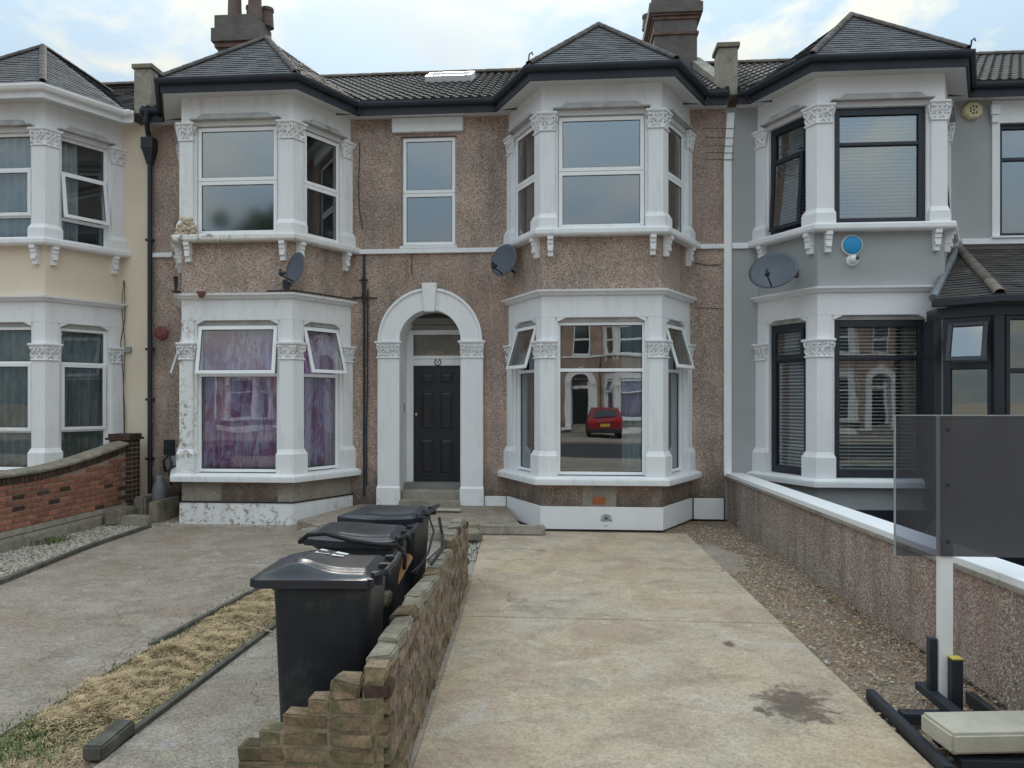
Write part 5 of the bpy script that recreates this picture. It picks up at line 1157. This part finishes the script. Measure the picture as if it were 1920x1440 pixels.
while z < 1.25:
    for i in range(3):
        if i < 2:
            hf = (i == 1) != (row % 2 == 1); xc = (-0.185, -0.018)[i] if row % 2 == 0 else (-0.238, -0.072)[i]
            inst('brick', PB, (WX + xc, 11.663, z), PIL, scale=(0.48 if hf else 1, 1, 1))
    for i in range(2): inst('brick', PB, (WX - 0.0715, 11.775 + i * 0.112, z), PIL)
    z += 0.075; row += 1
b_ = MB(); b_.box(WX - 0.34, WX + 0.085, 11.56, 11.98, 1.262, 1.30); b_.box(WX - 0.31, WX + 0.06, 11.60, 11.95, 1.301, 1.36); build('pillar_cap', b_, M['darkbrick'], LW, bevel=0.008)

# right boundary wall with white coping
RW = empty('boundary_wall', (2.7, 7.5, 0), 'pebbledashed boundary wall with a white painted coping on the right', 'wall')
b_ = MB(); ys = [1.7, 3, 4.5, 6, 7.5, 9, 10.5, 12.19]
def rt(y): return 0.66 + 0.010 * (12.2 - y)
b_.loft([[(wall_in(y), y, -0.1), (wall_in(y) + 0.2, y, -0.1), (wall_in(y) + 0.2, y, rt(y)), (wall_in(y), y, rt(y))] for y in ys]); build('wall_body', b_, M['pebble_wall'], RW)
b_ = MB(); b_.loft([[(wall_in(y) - 0.035, y, rt(y) + 0.001), (wall_in(y) + 0.25, y, rt(y) + 0.001), (wall_in(y) + 0.25, y, rt(y) + 0.035), (wall_in(y) - 0.035, y, rt(y) + 0.035)] for y in ys]); build('coping_bed', b_, M['cement'], RW, bevel=0.005)
for (y0, y1) in ((12.19, 10.3), (10.296, 8.4), (8.396, 6.6), (6.596, 5.0), (4.996, 3.3), (3.296, 1.7)):
    b_ = MB(); b_.loft([[(wall_in(y) - 0.03, y, rt(y) + 0.036), (wall_in(y) + 0.245, y, rt(y) + 0.036), (wall_in(y) + 0.245, y, rt(y) + 0.09), (wall_in(y) - 0.03, y, rt(y) + 0.09)] for y in (y0, y1)])
    build('coping_stone', b_, M['white_new'], RW, bevel=0.006)
# neighbour's yard behind it
sheet('neighbour_yard', [(2.75, 1.6), (14, 1.6), (14, 12.2), (2.65, 12.2)], -0.02, M['asphalt'])
# black SUV-like low dark planter / skip under the bay: dark rubbish container
b_ = MB(); b_.loft([[(3.30, 9.3, z), (5.5, 9.3, z), (5.5, 10.3, z), (3.30, 10.3, z)] for z in (-0.02, 0.20)] ) if False else None

b_ = MB(); rg = []
for i in range(25):
    x = 4.3 + 2.6 * i / 24; e = min(1, 6 * min(i, 24 - i) / 24); rg.append([(x, 8.7 + 1.3 * (j / 10) + 0.05 * noise.noise(Vector((x * 3, j, 0))), -0.02 + (0.78 * e + 0.06 * noise.noise(Vector((x * 4, j * .7, 3)))) * min(1, 2.6 * sin(pi * j / 10)) + (0.0 if 0 < j < 10 else 0)) for j in range(11)])
b_.loft(rg); tag(build('tarpaulin', b_, M['binlid'], None, loc=(5.6, 9.3, 0), smooth=True), 'black tarpaulin covered heap behind the boundary wall, seen through the sign panel', 'tarpaulin')
# front low broken brick wall
def xw(y): return -0.82 - 0.053 * (y - 3.28) if y < 6.8 else -1.007 - 0.075 * (y - 6.8)    # right hand face
FW = empty('broken_garden_wall', (-1.0, 5.5, 0), 'low broken mossy brick wall stepping down beside the black bins', 'wall')
def wtop(y):
    return 0.66 + 0.02 * sin(y * 2.1) - 0.13 * max(0, (y - 7.2)) 
ys = [3.34 + i * 0.1 for i in range(47)]
b_ = MB(); b_.loft([[(xw(y) - 0.108, y, -0.05), (xw(y) - 0.008, y, -0.05), (xw(y) - 0.008, y, wtop(y) - 0.004), (xw(y) - 0.108, y, wtop(y) - 0.004)] for y in ys]); build('mortar_core', b_, M['oldmortar'], FW)
HBK = [block(0, 0, 0.112, 0.214, 0.07, 0, 0, 0, M['mossbrick'], 'brick', seed=40 + i, jit=0.018).data for i in range(4)]
for o in [o for o in COL.objects if o.name.startswith('brick') and o.parent is None and o.data in HBK]: bpy.data.objects.remove(o)
y = 3.42; i = 0
for k_ in range(60):
    y = 3.37 + 0.107 + k_ * 0.219
    if y > 7.95: break
    zt = wtop(y)
    if k_ % 7 == 5 and y > 5: continue
    inst('brick', HBK[k_ % 4], (xw(y) - 0.062 + random.uniform(-.012, .012), y, zt + 0.03 + random.uniform(-.008, .01)), FW, (random.uniform(-.05, .05), random.uniform(-.04, .04), random.uniform(-.06, .06)), mat=M['darkbrick'] if random.random() < 0.12 else (M['coping'] if random.random() < 0.8 else None))
# left-hand brick face of the long wall
SBK = [block(0, 0, 0.118, 0.211, 0.067, 0, 0, 0, M['wallbrick'], 'brick', seed=50 + i, jit=0.013).data for i in range(5)]
for o in [o for o in COL.objects if o.name.startswith('brick') and o.parent is None and o.data in SBK]: bpy.data.objects.remove(o)
z = 0.035; row = 0
while z < 0.66:
    for k_ in range(22):
        y = 3.47 + k_ * 0.219 + (row % 2) * 0.11
        if y > 7.9 or z > wtop(y) - 0.03: continue
        inst('brick', SBK[(k_ * 3 + row) % 5], (xw(y) - 0.058 + random.uniform(-.005, .005), y, z), FW, (random.uniform(-.01, .01), random.uniform(-.03, .03), 0.054 + random.uniform(-.015, .015)), mat=M['mossbrick'] if random.random() < 0.25 + 0.5 * (z < 0.2) else None)
    z += 0.075; row += 1
# near return leg, stepping down to the left
YN = 3.26
LBK = [block(0, 0, 0.215, 0.10, 0.070, 0, 0, 0, M['mossbrick'], 'brick', seed=60 + i, jit=0.012).data for i in range(4)]
SHB = [block(0, 0, 0.107, 0.10, 0.070, 0, 0, 0, M['mossbrick'], 'brick', seed=70 + i, jit=0.012).data for i in range(3)]
for o in [o for o in COL.objects if o.name.startswith('brick') and o.type == 'MESH' and o.parent is None]: bpy.data.objects.remove(o)
lefts = {0: -1.50, 1: -1.50, 2: -1.50, 3: -1.50, 4: -1.50, 5: -1.40, 6: -1.295, 7: -1.18, 8: -0.93, 9: -0.925}
b_ = MB()
for rw in range(10):
    z0 = -0.005 + rw * 0.075; x0 = lefts[rw]; x = x0 + (0.0 if rw % 2 else -0.0); first = rw % 2; b_.box(x0 + 0.006, -0.83, YN + 0.0055, YN + 0.097, z0 - 0.01, z0 + 0.064)
    while x < -0.80:
        L = 0.105 if (first and x == x0) else 0.213
        if x + L > -0.80: L = -0.80 - x
        if L < 0.04: break
        me = LBK[(rw + int(x * 10)) % 4] if L > 0.15 else SHB[rw % 3]; sx = (L - 0.005) / (0.213 if L > 0.15 else 0.105)
        for yy in (YN + 0.05,):
            dz = random.uniform(-.002, .002)
            inst('brick', me, (x + L / 2 + random.uniform(-.002, .002), yy + random.uniform(-.004, .004), z0 + 0.033 + dz), FW, (random.uniform(-.01, .01), random.uniform(-.01, .01), random.uniform(-.015, .015)), (sx, 1, 1), mat=M['darkbrick'] if (rw > 7 and random.random() < .6) else None)
        x += L
build('mortar_core', b_, M['oldmortar'], FW)
tag(block(-1.005, 3.315, 0.135, 0.11, 0.085, 0.592, 0.05, 0.06, M['mossbrick'], 'broken_brick', seed=83, jit=0.03), 'broken half brick sitting loose on the stepped end of the low wall', 'brick')
# loose bricks between bins and wall
for i, (x, y, z, ro, ti, mt, lb) in enumerate(((-1.27, 5.12, 0.66, 0.5, 0.75, 'pale_brick', 'clean orange brick leaning on the wall top beside the bins'), )):
    o = block(x, y, 0.12, 0.24, 0.05, z, ro, ti, M[mt], 'loose_brick', seed=90 + i, jit=0.004); o.location = (x + 0.08, y - 0.06, 0.76); o.rotation_euler = (0.75, 0.0, -0.45); tag(o, lb, 'brick')
tag(block(-1.24, 4.62, 0.22, 0.12, 0.07, 0.64, 0.1, 0.0, M['mossbrick'], 'loose_brick', seed=95, jit=0.008), 'grey loose brick jutting from the wall top towards the middle bin', 'brick')

# ================================================================== WHEELIE BINS
def rrect(w, l, r, z, cx_=0, cy_=0, n=5):
    pts = []
    for (sx, sy, a0) in ((1, 1, 0), (-1, 1, 90), (-1, -1, 180), (1, -1, 270)):
        for i in range(n + 1):
            a = radians(a0 + 90 * i / n); pts.append((cx_ + sx * (w / 2 - r) + r * cos(a), cy_ + sy * (l / 2 - r) + r * sin(a), z))
    return pts
def bin_(loc, rot, label, dome=0.05, sag=0.0, lift=0.0, h=1.0, white=False):
    root = empty('wheelie_bin', (0, 0, 0), label, 'bin', 'black wheelie bins beside the low wall')
    mb = MB()
    mb.loft([rrect(0.43, 0.40, 0.05, 0.05, -0.01), rrect(0.445, 0.42, 0.05, 0.25, -0.01), rrect(0.50, 0.50, 0.045, h - 0.10, 0), rrect(0.505, 0.505, 0.045, h - 0.085, 0), rrect(0.53, 0.53, 0.045, h - 0.08, 0), rrect(0.53, 0.53, 0.045, h - 0.035, 0)])
    mb.hexa([(-0.34, -0.20, h - 0.05), (-0.22, -0.20, h - 0.13), (-0.22, 0.20, h - 0.13), (-0.34, 0.20, h - 0.05), (-0.34, -0.20, h - 0.035), (-0.22, -0.20, h - 0.035), (-0.22, 0.20, h - 0.035), (-0.34, 0.20, h - 0.035)])
    build('body', mb, M['binplastic'], root, bevel=0.006)
    # lid: a height field with a skirt
    mb = MB(); nx, ny = 40, 36; x0, x1, y0, y1 = -0.36, 0.275, -0.285, 0.285
    def hz(u, v):
        e = min(1, 9 * min(u, 1 - u)) * min(1, 9 * min(v, 1 - v)); e = e * e * (3 - 2 * e)
        bl = math.exp(-((u - 0.36) / 0.20) ** 2) * (0.6 + 0.4 * math.exp(-((v - 0.1) / 0.25) ** 2))
        rb = 0.010 * (abs(v - 0.5) < 0.30) * (0.3 < u < 0.92)
        return h - 0.03 + e * (0.022 + dome * bl + rb) - sag * sin(pi * u) * (0.5 + 0.5 * sin(5 * v)) + lift * (1 - u)
    for j in range(ny + 1):
        for i in range(nx + 1):
            u, v = i / nx, j / ny; X_, Y_ = x0 + (x1 - x0) * u, y0 + (y1 - y0) * v
            c_ = 0.03 * (max(0, abs(u - .5) * 2 - 0.9) * 10) * (max(0, abs(v - .5) * 2 - 0.9) * 10)
            mb.v.append((X_ - c_ * (1 if u > .5 else -1), Y_ - c_ * (1 if v > .5 else -1), hz(u, v)))
    for j in range(ny):
        for i in range(nx): a = j * (nx + 1) + i; mb.f.append((a, a + 1, a + nx + 2, a + nx + 1))
    per = [i for i in range(nx + 1)] + [j * (nx + 1) + nx for j in range(1, ny + 1)] + [ny * (nx + 1) + i for i in range(nx - 1, -1, -1)] + [j * (nx + 1) for j in range(ny - 1, 0, -1)]
    b0 = len(mb.v)
    for a in per: q = mb.v[a]; mb.v.append((q[0], q[1], q[2] - 0.042))
    for k_ in range(len(per)): k2 = (k_ + 1) % len(per); mb.f.append((per[k_], b0 + k_, b0 + k2, per[k2]))
    o = build('lid', mb, M['binlid'], root, smooth=True); md = o.modifiers.new('e', 'EDGE_SPLIT'); md.split_angle = radians(50)
    if white:
        q = MB()
        for (u0, u1, v0, v1) in ((0.38, 0.50, 0.62, 0.92), (0.52, 0.62, 0.62, 0.92)):
            ring_ = []
            for (u, v) in ((u0, v0), (u1, v0 + .03), (u1, v1), (u0, v1 - .03)): ring_.append((x0 + (x1 - x0) * u, y0 + (y1 - y0) * v, hz(u, v) + 0.004))
            q.add(ring_, [(0, 1, 2, 3)])
        build('painted_mark', q, M['plasticwhite'], o)
    mb = MB(); mb.tube([(0.27, -0.22, h - 0.02), (0.325, -0.22, h - 0.0), (0.335, 0, h + 0.0), (0.325, 0.22, h - 0.0), (0.27, 0.22, h - 0.02)], 0.015, 8)
    for v in (-0.2, 0, 0.2): mb.box(0.25, 0.31, v - 0.02, v + 0.02, h - 0.07, h - 0.005)
    build('handle', mb, M['binplastic'], root, bevel=0.004)
    for sy in (-1, 1):
        mb = MB(); mb.loft([[(0.19 + r * cos(2 * pi * j / 20), sy * y, 0.10 + r * sin(2 * pi * j / 20)) for j in range(20)] for r, y in ((0.05, 0.215), (0.098, 0.22), (0.10, 0.235), (0.10, 0.255), (0.05, 0.262))])
        build('wheel', mb, M['tyre'], root, bevel=0.004)
    root.location = loc; root.rotation_euler = (0, 0, rot); return root
bin_((-1.285, 3.96, 0.0), radians(4), 'nearest black wheelie bin with a domed lid and white marks', 0.055, white=True, h=1.045)
bin_((-1.40, 5.00, 0.0), radians(2), 'middle black wheelie bin with a flat warped lid and trailing wires', 0.015, 0.02, 0.02, h=1.04)
bin_((-1.42, 5.86, 0.0), radians(-3), 'farthest black wheelie bin with a crumpled lid nearest the door', 0.01, 0.03, 0.0, h=1.055)
b_ = MB(); b_.tube([(-1.66, 4.46, 1.05), (-1.60, 4.45, 1.10), (-1.48, 4.42, 1.115), (-1.3, 4.36, 1.085), (-1.15, 4.34, 1.07), (-1.04, 4.42, 1.05), (-1.02, 4.55, 0.95), (-1.06, 4.7, 0.85)], 0.014, 7)
tag(build('rope', b_, M['cable'], None, loc=(-1.4, 4.4, 1.06), smooth=True), 'black hose looped over the back of the nearest bin', 'hose')
b_ = MB(); b_.tube([(-1.10, 5.30, 1.08), (-1.02, 5.34, 1.07), (-0.98, 5.30, 0.98), (-1.0, 5.2, 0.85), (-1.07, 5.1, 0.72)], 0.008, 6); b_.tube([(-1.0, 5.62, 1.03), (-0.97, 5.6, 0.9), (-0.93, 5.45, 0.84), (-1.0, 5.3, 0.74)], 0.012, 6)
b_.tube([(-1.08, 5.0, 0.75), (-1.0, 5.25, 0.80), (-0.95, 5.4, 0.84)], 0.006, 6)
tag(build('tangled_wire', b_, M['darkmetal'], None, loc=(-1.05, 5.3, 0.8)), 'tangle of wires hanging from the middle bin onto the wall', 'wire')

# ================================================================== DOWNPIPE GULLY CORNER
g = empty('drain_gully', (-6.85, 11.6, 0), 'raised concrete drain gully at the foot of the black downpipe', 'drain')
for i, (x, y, w, l, h, z, ro) in enumerate(((-7.03, 11.20, 0.24, 0.62, 0.24, -0.02, 0.1), (-6.74, 11.12, 0.5, 0.34, 0.13, -0.02, 0.0), (-6.50, 11.55, 0.14, 0.75, 0.34, -0.02, 0.0), (-7.02, 11.9, 0.2, 0.5, 0.35, -0.02, 0))):
    block(x, y, w, l, h, z, ro, 0.0, M['cement'] if i % 2 else M['coping'], 'gully_block', g, seed=101 + i, jit=0.02)
b_ = MB(); b_.loft([[(-6.72 + r * cos(2 * pi * j / 16), 11.75 + r * sin(2 * pi * j / 16), z) for j in range(16)] for r, z in ((0.10, 0.10), (0.115, 0.14), (0.115, 0.42), (0.10, 0.52), (0.05, 0.60), (0.05, 0.68))])
tag(build('plastic_bottle', b_, M['lead'], None, loc=(-6.72, 11.75, 0.1), smooth=True), 'large cloudy plastic container standing in the gully corner', 'container')
b_ = MB(); b_.tube([(-6.74, 11.95, 0.72), (-6.78, 11.98, 0.9), (-6.7, 12.0, 0.99), (-6.64, 11.98, 0.86), (-6.66, 11.94, 0.7), (-6.6, 11.9, 0.5)], 0.022, 7); b_.tube([(-6.8, 12.0, 0.8), (-6.72, 11.97, 0.72), (-6.62, 12.0, 0.8)], 0.02, 7)
tag(build('pipe_stub', b_, M['gutter'], None, loc=(-6.7, 11.95, 0.5), smooth=True), 'bent black waste pipes above the plastic container', 'pipe')

# ================================================================== SIGN BOARD
SG = empty('sign_board', (2.32, 4.83, 0), 'blank smoky sign panel on a white post in a weighted black base', 'sign')
b_ = MB(); b_.box(2.275, 2.355, 4.81, 4.86, 0.04, 1.83); build('post', b_, M['plasticwhite'], SG, bevel=0.004)
b_ = MB(); b_.box(2.005, 2.80, 4.795, 4.802, 0.96, 1.825); PN = build('panel', b_, M['board'], SG)
for z_ in (1.05, 1.40, 1.74): b_ = MB(); b_.loft([[(2.315 + r_ * cos(2 * pi * j / 10), y_, z_ + r_ * sin(2 * pi * j / 10)) for j in range(10)] for r_, y_ in ((0.011, 4.794), (0.011, 4.789), (0.004, 4.786))]); build('screw', b_, M['darkmetal'], PN)
b_ = MB(); b_.box(2.0, 2.805, 4.79, 4.806, 1.825, 1.832); b_.box(1.998, 2.0045, 4.79, 4.806, 0.96, 1.825); build('panel_edge', b_, M['greybox'], PN)
BW = M['blackwood']
def beam(x0, x1, y0, y1, z0, z1, name='base_beam'):
    q = MB(); q.box(x0, x1, y0, y1, z0, z1); return build(name, q, BW, SG, bevel=0.004)
beam(1.905, 1.955, 3.98, 5.0, -0.02, 0.055); beam(2.52, 2.57, 3.98, 5.0, -0.02, 0.055)
beam(1.96, 2.515, 4.58, 4.66, 0.0, 0.07); beam(2.20, 2.27, 4.42, 4.98, 0.071, 0.12)
beam(2.225, 2.272, 4.83, 4.88, 0.121, 0.44, 'upright'); o = beam(2.315, 2.38, 4.74, 4.80, 0.02, 0.34, 'upright')
q = MB(); q.box(2.316, 2.379, 4.741, 4.799, 0.341, 0.35); build('upright_cap', q, M['plate'], SG)
beam(2.03, 2.5, 4.30, 4.38, 0.0, 0.07); beam(2.03, 2.5, 4.06, 4.14, 0.0, 0.05)
o = block(2.27, 4.23, 0.62, 0.29, 0.11, 0.075, 0.12, 0.0, M['slabc'], 'paving_slab', seed=120, jit=0.004); tag(o, 'buff concrete paving slab weighing down the sign base', 'paving slab')

# ================================================================== ACROSS THE STREET (seen in the window glass)
YF = -21.0
def mirror_house(src, cx_src, x, label):
    c = copy_tree(src); c.location = (x, YF, 0); c.rotation_euler = (0, 0, pi); c['label'] = label; c['group'] = 'houses across the street'
    return c
mirror_house(H1, 0, 0.6, 'pebbledashed house across the street reflected in the right hand bay window')
mirror_house(H0, 0, 8.9, 'cream house across the street reflected in the grey house windows')
mirror_house(H1, 0, 17.4, 'pebbledashed house across the street reflected behind the blinds and porch glass')
mirror_house(H0, 0, -8.0, 'cream house across the street reflected in the purple curtained bay')
mirror_house(H1, 0, -16.5, 'pebbledashed house across the street reflected in the cream house glass')
# red hatchback parked opposite
CR = empty('parked_car', (1.7, -16.8, 0), 'red hatchback parked across the street, reflected in the right bay window', 'car')
prof = [(-2.0, 0.32), (-2.0, 0.62), (-1.85, 0.80), (-1.05, 0.95), (-0.55, 1.38), (0.0, 1.46), (1.0, 1.44), (1.55, 1.32), (1.88, 0.92), (1.98, 0.80), (2.0, 0.45), (1.95, 0.28)]
b_ = MB(); b_.loft([[(x * w, y, 0.28 + (z - 0.28) * (1 if k_ in (1, 2) else 0.97)) for y, z in prof] for k_, (x, w) in enumerate(((-0.80, 1), (-0.86, 0.98), (0.86, 0.98), (0.80, 1)))])
for i in range(len(b_.v)):
    x, y, z = b_.v[i]
    if z > 0.95: b_.v[i] = (x * 0.82, y, z)
    b_.v[i] = (b_.v[i][0] + 1.7, b_.v[i][1] - 16.8, b_.v[i][2])
CB = build('body', b_, M['carred'], CR, bevel=0.03, seg=3)
b_ = MB(); b_.hexa([(1.12, -15.215, 0.99), (2.28, -15.215, 0.99), (2.24, -15.30, 1.0), (1.16, -15.30, 1.0), (1.18, -15.17 - 0.06, 1.30), (2.22, -15.17 - 0.06, 1.30), (2.2, -15.4, 1.30), (1.2, -15.4, 1.30)])
for i in range(0, 4): b_.v[i] = (b_.v[i][0], b_.v[i][1] + (0.29 if i < 2 else 0), b_.v[i][2])
b_.v[4] = (1.20, -15.20, 1.31); b_.v[5] = (2.20, -15.20, 1.31); build('rear_window', b_, M['carglass'], CR)
for sx in (-1, 1):
    q = MB(); q.box(1.7 + sx * 0.62 - 0.14, 1.7 + sx * 0.62 + 0.14, -14.95, -14.80, 0.74, 0.92); build('tail_light', q, M['lamp_red'], CR, bevel=0.02)
q = MB(); q.box(1.45, 1.95, -14.80, -14.785, 0.58, 0.70); build('number_plate', q, M['plate'], CR)
q = MB(); q.box(0.92, 2.48, -14.92, -14.77, 0.28, 0.50); build('bumper', q, M['darkmetal'], CR, bevel=0.03)
for sx in (-1, 1):
    for yy in (-15.55, -18.1):
        q = MB(); q.loft([[(1.7 + sx * x, yy + r * cos(2 * pi * j / 20), 0.31 + r * sin(2 * pi * j / 20)) for j in range(20)] for r, x in ((0.2, 0.66), (0.31, 0.67), (0.31, 0.85), (0.2, 0.87))]); build('wheel', q, M['tyre'], CR)
# tree behind the opposite houses
TR = empty('street_tree', (-19.5, -27, 0), 'leafy tree beyond the opposite houses, reflected in the upper left bay pane', 'tree')
b_ = MB(); b_.tube([(-19.5, -27, 0), (-19.4, -27, 4), (-19.6, -27.1, 8), (-19.4, -27, 12)], 0.35, 10, 0.08)
r = random.Random(77)
for i in range(14):
    z = 6 + i * 0.5; a = r.random() * 6.28; L = 2.6 - i * 0.1; b_.tube([(-19.5, -27, z), (-19.5 + cos(a) * L * .6, -27 + sin(a) * L * .6, z + 0.8), (-19.5 + cos(a) * L, -27 + sin(a) * L, z + 1.6)], 0.09, 6, 0.02)
build('trunk', b_, M['bark'], TR)
b_ = MB(); cl = [(-19.5 + r.gauss(0, 1.4), -27 + r.gauss(0, 1.4), r.uniform(8, 14.6), r.uniform(0.6, 1.2)) for i in range(46)] + [(-19.9 + r.gauss(0, 0.8), -27, r.uniform(12.6, 14.6), 0.8) for i in range(10)]
for (cx_, cy_, cz_, cr_) in cl:
    for i in range(420):
        v = Vector((r.gauss(0, 1), r.gauss(0, 1), r.gauss(0, 1))).normalized() * cr_ * r.random() ** 0.4; a = Vector((r.gauss(0, 1), r.gauss(0, 1), r.gauss(0, 1))).normalized() * 0.12; c = a.orthogonal().normalized() * 0.07
        p = Vector((cx_, cy_, cz_)) + v; b0 = len(b_.v); b_.v += [tuple(p - a), tuple(p + c), tuple(p + a), tuple(p - c)]; b_.f.append((b0, b0 + 1, b0 + 2, b0 + 3))
build('crown', b_, M['leaf'], TR, kind='stuff', fixn=False)
